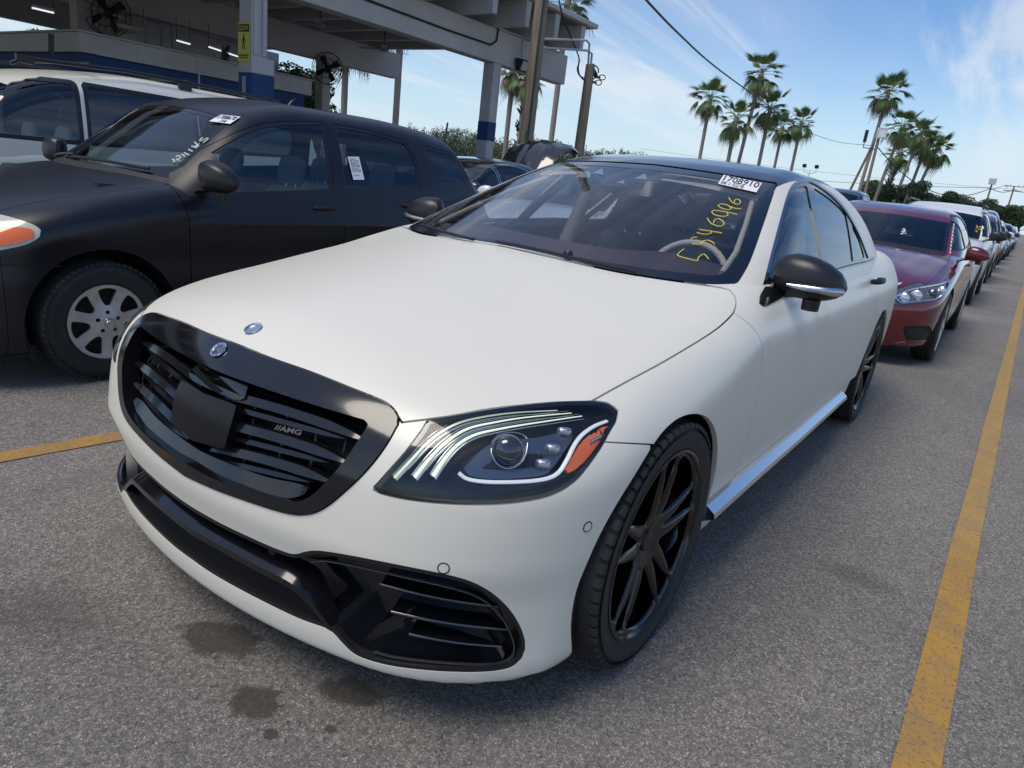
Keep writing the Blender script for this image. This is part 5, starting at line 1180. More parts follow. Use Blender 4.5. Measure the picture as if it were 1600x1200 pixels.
# ------------------------------------------------------------------ ground and markings
def node_mat(name, fn):
    if name in MATS: return MATS[name]
    m = bpy.data.materials.new(name); m.use_nodes = True; MATS[name] = m; t = m.node_tree; b = t.nodes['Principled BSDF']
    L = t.links.new
    class K:
        def pos(s):
            g = t.nodes.new('ShaderNodeNewGeometry'); return g.outputs['Position']
        def noise(s, v, sc, det=4, rough=.5, dist=0):
            n = t.nodes.new('ShaderNodeTexNoise'); n.inputs['Scale'].default_value = sc; n.inputs['Detail'].default_value = det; n.inputs['Roughness'].default_value = rough; n.inputs['Distortion'].default_value = dist; L(v, n.inputs[0]); return n.outputs[0]
        def voro(s, v, sc, out='Distance', feat='F1'):
            n = t.nodes.new('ShaderNodeTexVoronoi'); n.feature = feat; n.inputs['Scale'].default_value = sc; L(v, n.inputs[0]); return n.outputs[out]
        def math(s, op, a, b_=None, clamp=False):
            n = t.nodes.new('ShaderNodeMath'); n.operation = op; n.use_clamp = clamp
            for i, q in enumerate((a, b_)):
                if q is None: continue
                if isinstance(q, (int, float)): n.inputs[i].default_value = q
                else: L(q, n.inputs[i])
            return n.outputs[0]
        def rng(s, v, a, b_, c=0., d=1.):
            n = t.nodes.new('ShaderNodeMapRange'); L(v, n.inputs[0])
            for i, q in enumerate((a, b_, c, d)): n.inputs[i+1].default_value = q
            n.interpolation_type = 'SMOOTHSTEP'; return n.outputs[0]
        def mix(s, f, a, b_, mode='MIX'):
            n = t.nodes.new('ShaderNodeMix'); n.data_type = 'RGBA'; n.blend_type = mode
            for i, q in ((0, f), (6, a), (7, b_)):
                if isinstance(q, (int, float)): n.inputs[i].default_value = q if i == 0 else (q, q, q, 1)
                elif isinstance(q, tuple): n.inputs[i].default_value = (*q, 1)
                else: L(q, n.inputs[i])
            return n.outputs[2]
        def ramp(s, v, stops):
            n = t.nodes.new('ShaderNodeValToRGB'); L(v, n.inputs[0]); e = n.color_ramp.elements
            while len(e) < len(stops): e.new(.5)
            for q, (p, c) in zip(e, stops): q.position = p; q.color = (*c, 1)
            return n.outputs[0]
        def scale(s, v, sc, rot=0.):
            n = t.nodes.new('ShaderNodeMapping'); n.inputs['Scale'].default_value = sc; n.inputs['Rotation'].default_value = (0, 0, rot); L(v, n.inputs[0]); return n.outputs[0]
        def xyz(s, v):
            n = t.nodes.new('ShaderNodeSeparateXYZ'); L(v, n.inputs[0]); return n.outputs
        def out(s, col=None, rough=None, height=None, strength=.5, dist=.01):
            if col is not None: L(col, b.inputs['Base Color'])
            if rough is not None:
                if isinstance(rough, float): b.inputs['Roughness'].default_value = rough
                else: L(rough, b.inputs['Roughness'])
            if height is not None:
                n = t.nodes.new('ShaderNodeBump'); n.inputs['Strength'].default_value = strength; n.inputs['Distance'].default_value = dist; L(height, n.inputs['Height']); L(n.outputs[0], b.inputs['Normal'])
    fn(K(), b, t); return m
STAINS = [(.775, .06, .125, .070, .42), (.845, .325, .072, .060, .5), (.665, .462, .085, .055, .45), (.878, .435, .02, .016, 0), (.78, .52, .018, .014, 0), (1.02, -.35, .22, .13, .3), (.98, .62, .10, .03, .6), (.62, .98, .09, .05, .2), (-1.0, 1.35, .16, .09, .2), (.35, -.62, .2, .1, .4)]
def asphalt(k, b, t):
    p = k.pos()
    g1 = k.voro(p, 130, 'Color'); g3 = k.voro(p, 235, 'Color'); gx = k.math('ADD', k.math('MULTIPLY', k.xyz(g1)[0], .55), k.math('MULTIPLY', k.xyz(g3)[1], .45))
    g2 = k.noise(p, 260, 3, .7)
    base = k.ramp(gx, [(.08, (.03, .027, .024)), (.32, (.205, .184, .158)), (.55, (.35, .315, .27)), (.75, (.53, .48, .415)), (.95, (.85, .78, .68))])
    base = k.mix(k.rng(g2, .35, .6), base, (.15, .14, .128))
    big = k.noise(p, .55, 5, .6, .4); col = k.mix(1., base, k.ramp(big, [(.25, (.66, .66, .67)), (.5, (.95, .94, .93)), (.75, (1.18, 1.16, 1.13))]), 'MULTIPLY')
    st = k.noise(k.scale(p, (.35, 3.2, 1), .05), 1.1, 5, .6); col = k.mix(k.rng(st, .56, .72, 0, .38), col, (.12, .113, .106))
    md = k.noise(p, 5.5, 4, .6); col = k.mix(k.rng(md, .60, .72, 0, .5), col, (.14, .132, .125))
    pale = k.noise(p, 26, 3, .6); col = k.mix(k.rng(pale, .62, .72, 0, .35), col, (.5, .47, .43))
    wob = k.noise(p, 22, 4, .65); x, y, _ = k.xyz(p); wet = None
    for i, (sx, sy, ra, rb, an) in enumerate(STAINS):
        c, s = math.cos(an), math.sin(an); dx = k.math('SUBTRACT', x, sx); dy = k.math('SUBTRACT', y, sy)
        u = k.math('DIVIDE', k.math('ADD', k.math('MULTIPLY', dx, c), k.math('MULTIPLY', dy, s)), rb)
        v = k.math('DIVIDE', k.math('SUBTRACT', k.math('MULTIPLY', dy, c), k.math('MULTIPLY', dx, s)), ra)
        r = k.math('ADD', k.math('SQRT', k.math('ADD', k.math('MULTIPLY', u, u), k.math('MULTIPLY', v, v))), k.math('MULTIPLY', k.math('SUBTRACT', wob, .5), 1.3))
        f = k.rng(r, .72 if i < 5 else .3, 1.08 if i < 5 else 1.3, .80 if i < 5 else .38, 0)
        wet = f if wet is None else k.math('MAXIMUM', wet, f)
    col = k.mix(wet, col, (.045, .034, .026))
    for rx, ry, rd in ((.262, .727, .07), (.20, .80, .03)):
        rr_ = k.math('ADD', k.math('SQRT', k.math('ADD', k.math('POWER', k.math('ABSOLUTE', k.math('SUBTRACT', x, rx)), 2.), k.math('POWER', k.math('ABSOLUTE', k.math('SUBTRACT', y, ry)), 2.))), k.math('MULTIPLY', k.math('SUBTRACT', wob, .5), .08))
        col = k.mix(k.rng(rr_, rd*.2, rd*1.2, .55, 0), col, (.13, .065, .035))
    k.out(col, k.math('SUBTRACT', .93, k.math('MULTIPLY', wet, .12)), k.math('ADD', gx, k.math('MULTIPLY', g2, .8)), .75, .006)
ASPH = node_mat('asphalt', asphalt)
def linepaint(k, b, t):
    p = k.pos(); w1 = k.noise(p, 90, 5, .7); w2 = k.noise(p, 6, 4, .6); w3 = k.noise(k.scale(p, (9, 1.2, 1)), 3, 4, .6)
    col = k.mix(k.rng(w2, .35, .65), (.44, .235, .04), (.34, .20, .065))
    gr = k.xyz(k.voro(p, 150, 'Color'))[0]
    worn = k.math('ADD', k.math('MULTIPLY', k.rng(w1, .52, .66), .35), k.math('MULTIPLY', k.rng(w3, .60, .68), .6), True)
    worn = k.math('MAXIMUM', worn, k.rng(gr, .86, .95, 0, .6))
    x = k.xyz(p)[0]; col = k.mix(k.rng(x, -1.9, -1.4), k.mix(.35, col, (.40, .29, .13)), col)
    col = k.mix(worn, col, (.10, .092, .08)); k.out(col, .85, k.math('ADD', gr, w1), .5, .005)
YLINE = node_mat('yellow_line_paint', linepaint)
def sheet(name, poly, z, m, kind='structure', parent=None):
    o = mobj(name, [(x, y, z) for x, y in poly], [tuple(range(len(poly)))], m, parent); return tag(o, kind=kind)
sheet('ground', [(-700, -700), (120, -700), (120, 700), (-700, 700)], 0, ASPH)
def stripe(name, a, b, w_):
    a = np.array(a); b = np.array(b); n = 60; d = (b-a)/np.linalg.norm(b-a); q = np.array([-d[1], d[0]]); V = []
    rr = random.Random(3)
    ts = np.linspace(0, 1, n)**2.2
    for t_ in ts: V += [(*(a+(b-a)*t_+q*(w_/2+rr.uniform(-.004, .004))), .004), (*(a+(b-a)*t_-q*(w_/2+rr.uniform(-.004, .004))), .004)]
    o = mobj(name, V, [(2*i, 2*i+1, 2*i+3, 2*i+2) for i in range(n-1)], YLINE); return tag(o, kind='structure')
stripe('lane_line', (7., 1.576), (-110., 2.75), .098)
stripe('lane_line', (7., -2.14), (-9., -.4), .098)
stripe('lane_line', (7., 4.70), (-110., 5.85), .098)
stripe('lane_line', (7., -4.60), (-60., -4.4), .098)

# ------------------------------------------------------------------ canopy and service building
def wallpaint(name, c, var=.12, sc=1.3, drip=True):
    def f(k, b, t):
        p = k.pos(); n = k.noise(p, sc, 6, .6); col = k.mix(1., c, k.ramp(n, [(.3, (1-var,)*3), (.7, (1+var*.6,)*3)]), 'MULTIPLY')
        if drip:
            s_ = k.noise(k.scale(p, (2.5, 2.5, .35)), 1.6, 6, .6); col = k.mix(k.rng(s_, .58, .75, 0, .30), col, (c[0]*.45, c[1]*.43, c[2]*.40))
        k.out(col, .85, k.noise(p, 40, 4), .15, .01)
    return node_mat(name, f)
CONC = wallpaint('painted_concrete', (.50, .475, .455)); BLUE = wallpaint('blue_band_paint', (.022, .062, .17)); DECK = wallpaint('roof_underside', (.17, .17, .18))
TRIMW = wallpaint('pale_trim_paint', (.38, .33, .32), drip=False)
def blockwall(k, b, t):
    p = k.pos(); n = t.nodes.new('ShaderNodeTexBrick'); n.inputs['Scale'].default_value = 1; n.inputs['Brick Width'].default_value = .2; n.inputs['Row Height'].default_value = .1; n.inputs['Mortar Size'].default_value = .008
    n.inputs['Color1'].default_value = (.26, .25, .245, 1); n.inputs['Color2'].default_value = (.20, .195, .19, 1); n.inputs['Mortar'].default_value = (.13, .13, .13, 1)
    c = t.nodes.new('ShaderNodeCombineXYZ'); x, y, z = k.xyz(p); t.links.new(k.math('ADD', x, y), c.inputs[0]); t.links.new(z, c.inputs[1]); t.links.new(c.outputs[0], n.inputs[0])
    k.out(n.outputs[0], .9)
BLOCK = node_mat('block_wall', blockwall)
WOOD = node_mat('weathered_pole', lambda k, b, t: k.out(k.mix(k.rng(k.noise(k.scale(k.pos(), (14, 14, .5)), 2.2, 6, .65), .3, .7), (.30, .255, .18), (.15, .12, .085)), .9, k.noise(k.scale(k.pos(), (30, 30, 1)), 2, 4), .3, .01))
def box(name, x0, x1, y0, y1, z0, z1, m, par, bev=.0):
    o = MB().box(x0, x1, y0, y1, z0, z1).build(name, m, par)
    if bev:
        b = bmesh.new(); b.from_mesh(o.data); bmesh.ops.bevel(b, geom=b.edges[:], offset=bev, segments=1, affect='EDGES'); b.to_mesh(o.data); b.free()
    return o
def build_canopy():
    T = empty('drive_under_canopy', (-12.87, -10, 0), 0, 'grey concrete canopy on columns with blue bands behind the parked cars', 'canopy'); loc = np.array([-12.87, -10, 0.])
    def B(name, x0, x1, y0, y1, z0, z1, m, par=None, bev=.012):
        o = box(name, x0-loc[0], x1-loc[0], y0-loc[1], y1-loc[1], z0, z1, m, par or T, bev)
        return o
    for yb, xe in ((-10., -16.12), (-16.4, -16.0), (-22.8, -16.0)):
        B('beam', xe, 8, yb-.36, yb, 3.80, 4.545, CONC)
    for y in (-10., -16.4, -22.8):
        for x in (-12.87, -6.15, .55):
            if y == -10. and x == -6.15: continue
            c = B('column', x-.31, x, y-.34, y-.003, 0, 3.797, CONC)
            B('blue_band', x-.312, x+.002, y-.342, y-.001, 1.98, 2.43, BLUE, c, 0)
    # the sign column with pilaster, wider foot and blue band
    x, y = -6.146, -10.
    c = B('column', x-.31, x, y-.37, y-.003, 0, 3.797, CONC)
    B('pilaster', x-.29, x-.20, y-.003, y+.03, 2.72, 3.797, CONC, c); B('pilaster', x-.13, x-.03, y-.003, y+.02, 2.72, 3.797, CONC, c)
    B('column_foot', x-.46, x+.003, y-.375, y+.004, 2.43, 2.70, CONC, c); B('blue_band', x-.455, x+.005, y-.378, y+.006, 1.98, 2.428, BLUE, c, 0)
    B('pale_strip', x+.006, x+.02, y-.25, y-.16, 1.6, 2.36, TRIMW, c, 0)
    # sign
    xs = x+.02; P = lambda u, v: np.array([xs, y-.372+.335*u, 2.60+.47*v])-loc
    sg = empty('pedestrian_sign', (xs, y-.2, 2.60), 0, 'yellow slow pedestrian crossing sign on the nearest canopy column', 'sign'); so = np.array([xs, y-.2, 2.60])
    Q = lambda u, v, d=0.: np.array([d, -.172+.345*u, .62*v])
    YS = mat('sign_yellow', (.62, .55, .10), rough=.5); 
    def q4(name, u0, u1, v0, v1, d, m, par): 
        return MB().hexa([Q(u0, v0, d-.006), Q(u1, v0, d-.006), Q(u1, v0, d), Q(u0, v0, d), Q(u0, v1, d-.006), Q(u1, v1, d-.006), Q(u1, v1, d), Q(u0, v1, d)]).build(name, m, par)
    pl_ = q4('sign_plate', 0, 1, 0, 1, .0, YS, sg); q4('sign_header', .06, .94, .76, .95, .003, INK, sg)
    def tq(nm, s_, box_, m): 
        V, F = text_mesh(s_, bold=.02); mx_ = V[:, :2].max(0)
        return MB().add([Q(box_[0]+(box_[2]-box_[0])*a/mx_[0], box_[1]+(box_[3]-box_[1])*b_/mx_[1], .006) for a, b_ in V[:, :2]], F).build(nm, m, sg, fix=False)
    tq('lettering', 'SLOW', (.13, .79, .88, .92), YS); tq('lettering', 'PEDESTRIAN', (.08, .135, .92, .185), INK); tq('lettering', 'CROSSING', (.16, .07, .84, .12), INK)
    fig = MB()
    def fp(pts, r): fig.tube([Q(u, v, .004) for u, v in pts], r, 6, flat=.25)
    fp([(.50, .70), (.50, .665)], .018); fp([(.50, .64), (.51, .48)], [.02, .017]); fp([(.51, .49), (.42, .40), (.38, .31)], .009); fp([(.51, .49), (.58, .41), (.60, .31)], .009); fp([(.50, .62), (.38, .54), (.36, .47)], .007); fp([(.50, .62), (.62, .56), (.66, .50)], .007)
    fig.build('walking_figure', INK, sg)
    # roof slab and its stems
    B('roof_slab', -15.75, 8, -30, -8.93, 5.125, 5.24, CONC)
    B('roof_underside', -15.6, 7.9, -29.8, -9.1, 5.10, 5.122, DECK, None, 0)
    for i in range(18):
        x = -15.25+1.245*i; st = MB()
        st.hexa([(x-.075-loc[0], -29.5-loc[1], 4.55), (x+.075-loc[0], -29.5-loc[1], 4.55), (x+.075-loc[0], -9.06-loc[1], 4.55), (x-.075-loc[0], -9.06-loc[1], 4.55), (x-.11-loc[0], -29.5-loc[1], 5.10), (x+.11-loc[0], -29.5-loc[1], 5.10), (x+.11-loc[0], -9.06-loc[1], 5.10), (x-.11-loc[0], -9.06-loc[1], 5.10)])
        st.build('roof_rib', CONC, T)
    # conduit on the front beam
    pts = [pl2(x_, y_, 1, -9.97)-loc for x_, y_ in ((430, -60), (574, 0), (700, 47), (767, 70), (776, 64), (779, 44))]
    MB().tube(pts, .022, 8).build('conduit', DARK, T)
    pts = [pl2(x_, y_, 1, -9.97)-loc for x_, y_ in ((779, 44), (835, 65), (875, 82))]; MB().tube(pts, .02, 6).build('conduit', CONC, T)
    pts = [pl2(x_, y_, 1, -9.95)-loc for x_, y_ in ((818, 62), (815, 90))]; MB().tube(pts, .018, 6).build('conduit', CONC, T)
    return T
def pl2(px, py, ax, v):
    d = CF+CR*(px-800)/CAM['f']-CU*(py-600)/CAM['f']; t = (v-CL[ax])/d[ax]; return CL+t*d
canopy = build_canopy()
def floodlight():
    P = pl2(817, 101, 1, -9.85); T = empty('floodlight', P, 0, 'black floodlight fixed under the end of the canopy beam', 'floodlight')
    b = MB(); b.hexa([(-.16, -.10, -.15), (.16, -.10, -.15), (.16, .0, -.17), (-.16, .0, -.17), (-.20, -.10, .13), (.20, -.10, .13), (.22, .12, .10), (-.22, .12, .10)]); b.build('housing', DARK, T)
    b = MB(); b.hexa([(-.13, .02, -.13), (.13, .02, -.13), (.13, .03, -.135), (-.13, .03, -.135), (-.16, .115, .07), (.16, .115, .07), (.16, .125, .06), (-.16, .125, .06)]); b.build('lens', mat('lamp_glass_grey', (.35, .38, .38), rough=.2, coat=1), T)
    return T
floodlight()
def wall_fan(P, facing, label, r=.43):
    T = empty('drum_fan', P, facing, label, 'fan', 'industrial fans on the canopy columns'); b = MB()
    for rr, x in ((r, .09), (r, -.09), (r*.62, .12), (r*.3, .13)): b.tube([(x, rr*math.cos(a), rr*math.sin(a)) for a in np.linspace(0, 2*math.pi, 33)], .010, 6, cap=False)
    for k in range(16):
        a = 2*math.pi*k/16; b.tube([(.13, .05*math.cos(a), .05*math.sin(a)), (.12, r*.62*math.cos(a), r*.62*math.sin(a)), (.09, r*math.cos(a), r*math.sin(a)), (-.09, r*math.cos(a), r*math.sin(a)), (-.12, r*.3*math.cos(a), r*.3*math.sin(a))], .004, 4)
    b.build('cage', DARK, T)
    for k in range(4):
        a = .5+k*math.pi/2; q = MB(); V = []
        for rr, w_ in ((.07, .06), (r*.5, .15), (r*.88, .17)):
            for s in (-1, 1):
                an = a+s*w_/max(rr, .12)*.5; V.append((s*.035, rr*math.cos(an), rr*math.sin(an)))
        V2 = [(v[0]+.006, v[1], v[2]) for v in V]; q.add(V+V2, [(0, 1, 3, 2), (2, 3, 5, 4), (6, 8, 9, 7), (8, 10, 11, 9), (0, 2, 8, 6), (2, 4, 10, 8), (1, 7, 9, 3), (3, 9, 11, 5), (4, 5, 11, 10)]); q.build('blade', DARK, T)
    MB().lathe([(0, -.22), (.10, -.22), (.11, -.02), (.05, .03), (0, .04)], 16, axis='x').build('motor', SBLACK, T)
    MB().box(-.5, -.18, -.03, .03, -.04, .04).build('bracket', CONC, T)
    return T
wall_fan(pl2(512, 107, 1, -16.0), math.radians(35), 'round caged fan on the middle canopy column, against the sky')
wall_fan(pl2(168, 20, 1, -16.1), math.radians(35), 'round caged fan on the left canopy column, deep in shade', .47)
def ceiling_fan(px, py, z, label):
    P = pl2(px, py, 2, z); T = empty('ceiling_fan', P, .4, label, 'ceiling fan', 'fans hanging under the canopy')
    MB().tube([(0, 0, 5.10-z), (0, 0, .10)], .016, 6).build('rod', SBLACK, T)
    MB().lathe([(0, -.05), (.10, -.04), (.13, .02), (.09, .09), (.03, .12), (0, .12)], 16, axis='z').build('motor', mat('fan_grey', (.25, .25, .25), rough=.5), T)
    for k in range(3):
        a = .4+k*2*math.pi/3; c, s = math.cos(a), math.sin(a); b = MB(); b.obox((c*.42, s*.42, .02), (c, s, 0), (-s, c, .15), (0, 0, 1), .30, .07, .005); b.build('blade', mat('fan_grey', (.25, .25, .25), rough=.5), T)
ceiling_fan(500, 40, 3.95, 'ceiling fan nearest the sign column under the canopy'); ceiling_fan(600, 78, 3.95, 'ceiling fan farther along, beside the gap of sky'); ceiling_fan(358, 5, 4.0, 'ceiling fan left of the sign column at the top edge')
def tube_light(a, b, label, on):
    A, B_ = pl2(*a, 1, -15.2), pl2(*b, 1, -15.2); T = empty('tube_light', (A+B_)/2, 0, label, 'tube light', 'tube lights under the canopy'); c = (A+B_)/2
    MB().tube([A-c+[0, 0, .04], B_-c+[0, 0, .04]], .035, 6).build('fitting', CONC, T)
    MB().tube([A-c, B_-c], .018, 6).build('tube', mat('lit_tube', (.9, .93, 1), emit=.8) if on else CONC, T)
    for q in (A, B_): MB().tube([q-c+[0, 0, .04], (q-c)[:2].tolist()+[3.8-c[2]]], .008, 4).build('hanger', DARK, T)
tube_light((276, 63), (297, 69), 'short lit tube light right of the dark cabinet under the canopy', True)
tube_light((326, 73), (383, 92), 'longest lit tube light under the canopy, left of the sign column', True)
tube_light((50, 12), (84, 20), 'lit tube light between the two left columns under the canopy', True)
tube_light((184, 41), (225, 51), 'unlit tube fitting beside the left fan under the canopy', False)
def cabinet():
    T = empty('gantry_frame', (-7.2, -15., 3.0), 0, 'dark tall framed opening hanging above the service building', 'frame')
    P = [pl2(x, y, 1, -15.) - np.array([-7.2, -15, 3.0]) for x, y in ((227, 30), (252, 33), (268, 38), (252, 78), (228, 70), (270, 80))]
    for i, (a, b) in enumerate(((0, 4), (1, 3), (2, 5), (0, 2), (4, 5))): MB().tube([P[a], P[b]], .035, 4).build('frame_bar', mat('frame_grey', (.20, .20, .21), rough=.6), T)
cabinet()
def service_building():
    X0, X1, Y1, Y0 = -10.2, -4.9, -13.5, -19.5; T = empty('service_building', ((X0+X1)/2, (Y0+Y1)/2, 0), 0, 'low grey building with a dark blue fascia under the canopy', 'building'); l = np.array([(X0+X1)/2, (Y0+Y1)/2, 0])
    def B(n, x0, x1, y0, y1, z0, z1, m, par=None, bev=.01): return box(n, x0-l[0], x1-l[0], y0-l[1], y1-l[1], z0, z1, m, par or T, bev)
    B('wall', X0+.35, X1-.35, Y0+.35, Y1-.35, 0, 2.25, BLOCK, None, 0)
    f = B('fascia', X0, X1, Y0, Y1, 2.52, 2.86, CONC); B('blue_fascia', X0+.12, X1-.12, Y0+.12, Y1-.12, 2.22, 2.518, BLUE, f)
    B('roof_coping', X0-.04, X1+.04, Y0-.04, Y1+.04, 2.862, 2.90, CONC, f)
    for xa, xb in ((-5.95, -5.35), (-7.55, -6.35), (-9.85, -8.3)):
        fr = B('window', xa, xb, Y1-.36, Y1-.30, 1.35, 2.15, mat('frame_grey', (.20, .20, .21), rough=.6))
        n = 2; w_ = (xb-xa)/n
        for k in range(n): B('pane', xa+k*w_+.04, xa+(k+1)*w_-.04, Y1-.298, Y1-.29, 1.40, 2.10, mat('dark_window', (.02, .025, .03), rough=.1, coat=1), fr, 0)
    MB().tube([pl2(311, 88, 1, -13.3)-l, pl2(311, 150, 1, -13.3)-l], .022, 6).build('downpipe', CONC, T)
    MB().tube([pl2(80, 53, 1, -13.3)-l, pl2(80, 80, 1, -13.3)-l, pl2(86, 103, 1, -13.3)-l], .05, 6).build('hose', SBLACK, T)
    MB().box(-1.6, -1.15, -1., -.6, 2.9, 3.2).build('roof_unit', SBLACK, T)
service_building()
def coiled():
    T = empty('cable_coil', (-8.9, -13.9, 2.9), 0, 'tangle of dark cables on the roof of the low building, left of the sign column', 'cable')
    r = random.Random(5)
    for k in range(6): MB().tube(cr([tuple(pl2(353+r.uniform(-6, 6), 78+r.uniform(-6, 22), 1, -13.9)-np.array([-8.9, -13.9, 2.9])) for _ in range(5)], 5, closed=False), .025, 5).build('cable', SBLACK, T)
coiled()
# far-left building front seen beyond the columns
def side_annex():
    A = pl2(50, 60, 0, -8.6); T = empty('annex', (-9., -20.5, 0), 0, 'grey annex with a blue stripe seen between the two left columns', 'building'); l = np.array([-9., -20.5, 0.])
    y0, y1 = pl2(50, 60, 0, -8.0)[1], -17.6; z1 = pl2(60, 56, 0, -8.)[2]; zb = pl2(60, 70, 0, -8.)[2]; zc = pl2(60, 84, 0, -8.)[2]
    def B(n, x0, x1, a, b, z0, z2, m, par=None): return box(n, x0-l[0], x1-l[0], a-l[1], b-l[1], z0, z2, m, par or T, .01)
    B('wall', -10, -8.25, y0+.9, y1, 0, zc, CONC); f = B('fascia', -10, -8., y0, y1, zb, z1, CONC); B('blue_fascia', -10, -8.1, y0+.2, y1, zc, zb-.003, BLUE, f)
side_annex()

# ------------------------------------------------------------------ poles and wires
def pole(name, base, h, r0, r1, label, m=WOOD, lean=(0, 0), cat='utility pole'):
    T = empty(name, (base[0], base[1], 0), 0, label, cat)
    MB().tube([(0, 0, 0), (lean[0]*.5, lean[1]*.5, h*.5), (lean[0], lean[1], h)], [r0, (r0+r1)/2, r1], 14).build('pole_shaft', m, T, auto=60)
    return T
def wire(pts, r, label, par=None, sag=0.):
    A = [np.array(p) for p in pts]; P = []
    if len(A) == 2: P = [A[0]*(1-t)+A[1]*t-np.array([0, 0, sag*4*t*(1-t)]) for t in np.linspace(0, 1, 24)]
    else: P = cr(A, 6, closed=False)
    o = MB().tube(P, r, 5).build('overhead_wire', mat('black_cable', (.015, .015, .017), rough=.6), par)
    if par is None: tag(o, label, 'wire')
    return o
P1 = pl2(830, 150, 1, -8.45); wp = pole('wooden_pole', P1, 9.5, .175, .13, 'thick weathered wooden pole in front of the canopy end, yellow at its foot')
sl = MB(); sl.lathe([(.18, .75), (.19, .76), (.187, 1.62), (.178, 1.63)], 14, axis='z'); yo_ = sl.build('yellow_sleeve', mat('guard_yellow', (.55, .30, .03), rough=.6, noise=.3, nscale=8), wp)
MB().box(.10, .20, .10, .13, 1.95, 2.25).build('number_tag', mat('green_tag', (.02, .10, .05), rough=.5), wp)
MB().tube([(.12, .12, .3), (.13, .13, 4), (.10, .16, 7), (.1, .1, 9.3)], .02, 5).build('ground_wire', SBLACK, wp)
P2 = pl2(914, 166, 1, -8.7); P2t = pl2(922, 101, 1, -8.7); sp = pole('service_pole', P2, float(P2t[2]), .155, .12, 'short wooden pole right of the canopy, carrying looped service cables')
l2 = np.array([P2[0], P2[1], 0.]); q = lambda x, y, Y=-8.75: pl2(x, y, 1, Y)-l2
for pts in ([(919, 103), (921, 68), (916, 63), (850, 61)], [(923, 104), (925, 84), (918, 79), (845, 74)]): MB().tube([q(*p) for p in pts], .028, 6).build('conduit', CONC, sp, auto=60)
for pts in ([(872, -8), (879, 25), (893, 60), (905, 92), (902, 108), (908, 120), (925, 124), (930, 120)], [(905, 92), (904, 112), (912, 125), (925, 128)], [(926, 100), (934, 106), (935, 114)]): MB().tube(cr([tuple(q(*p)) for p in pts], 5, closed=False), .018, 5).build('service_cable', SBLACK, sp, auto=60)
for cx, cy in ((941, 121), (935, 129)):
    MB().tube([q(cx+5*math.cos(a), cy+4*math.sin(a)) for a in np.linspace(0, 2*math.pi, 17)], .014, 5, cap=False).build('cable_loop', SBLACK, sp); MB().tube([q(cx-11, cy-1), q(cx-4, cy)], .035, 6).build('connector', SBLACK, sp)
MB().tube([q(927, 110), q(931, 118)], .06, 8).build('meter_head', SBLACK, sp)
def at_h(px, py, h): return pl2(px, py, 2, h)           # where the sight line reaches height h
# tall light pole on the right, with a second brace pole
LT = at_h(1376, 204, 9.0); lp = pole('light_pole', LT, 9.0, .17, .12, 'tall pole with a square floodlight among the right palms', WOOD, cat='light pole')
MB().obox((.25, .2, 8.75), (1, .4, -.3), (-.4, 1, 0), (0, 0, 1), .20, .42, .45).build('lamp_head', SILVER, lp); MB().obox((.47, .29, 8.68), (1, .4, -.3), (-.4, 1, 0), (0, 0, 1), .01, .30, .33).build('lamp_lens', mat('lamp_glass_pale', (.7, .72, .72), rough=.2, coat=1), lp)
MB().tube([(0, 0, 7.3), (-.2, -1.2, 7.4), (-.2, -1.2, 8.9)], .05, 6).build('bracket', SBLACK, lp); MB().tube([(-.2, -1.2, 7.9), (-.2, -1.2, 9.0)], .16, 8).build('siren', SBLACK, lp)
MB().tube([(-1.2, -2.4, 0), (-.2, -.3, 8.2)], [.14, .11], 8).build('brace_pole', WOOD, lp, auto=60)
L2 = at_h(1550, 287, 7.5); lq = pole('light_pole', L2, 7.5, .16, .11, 'smaller pole with a box floodlight right of the white utility vehicle roof', WOOD, cat='light pole')
MB().box(-.35, .35, -.45, .45, 7.4, 8.2).build('lamp_head', SILVER, lq); MB().tube([(0, 0, 6.6), (-.3, 1.5, 7.4), (-.3, 2.0, 7.2)], .05, 6).build('lamp_arm', SILVER, lq)
L3 = at_h(1585, 291, 9.0); pp = pole('power_pole', L3, 9.0, .18, .13, 'far power pole with two crossarms at the right edge', WOOD)
for z in (8.9, 8.1): MB().box(-.08, .08, -1.4, 1.4, z, z+.14).build('crossarm', WOOD, pp)
for y in (-1.3, -.6, .6, 1.3): MB().tube([(0, y, 9.04), (0, y, 9.3)], .07, 6).build('insulator', SILVER, pp)
L4 = at_h(1268, 255, 7.0); tl = pole('twin_lamp_post', L4, 6.0, .07, .05, 'slender post with twin small floodlights above the white sedan roof', SILVER, cat='light pole')
for s in (-1, 1):
    MB().tube([(0, 0, 5.6), (0, .8*s, 5.9), (0, .8*s, 6.3)], .04, 6).build('arm', SILVER, tl); MB().obox((.1, .8*s, 6.6), (1, .2, -.3), (0, 1, 0), (.3, 0, 1), .10, .26, .22).build('lamp_head', SBLACK, tl)
W0 = pl2(975, -40, 1, -6.0)
wire([W0, pl2(1010, 0, 1, -6.4)]+[pl2(x, y, 1, Y) for x, y, Y in ((1060, 52, -7.2), (1120, 106, -9), (1190, 157, -12), (1255, 203, -17), (1310, 222, -23))]+[np.array([LT[0], LT[1], 7.6])], .028, 'black overhead cable falling from the top of the picture to the right light pole')
wire([(LT[0], LT[1], 7.6), (L2[0], L2[1], 6.9)], .05, 'slack overhead cable between the two right light poles', sag=2.6)
wire([at_h(1000, 244, 9), (L2[0], L2[1], 6.9)], .035, 'thin overhead line running behind the palms to the far light pole', sag=1.6)
wire([(L2[0], L2[1], 6.9), (L3[0], L3[1], 8.4)], .05, 'short overhead line between the far light pole and the power pole', sag=.5)
wire([(L3[0], L3[1], 8.4), at_h(1680, 305, 8)], .05, 'overhead line leaving the power pole to the right edge', sag=.5)
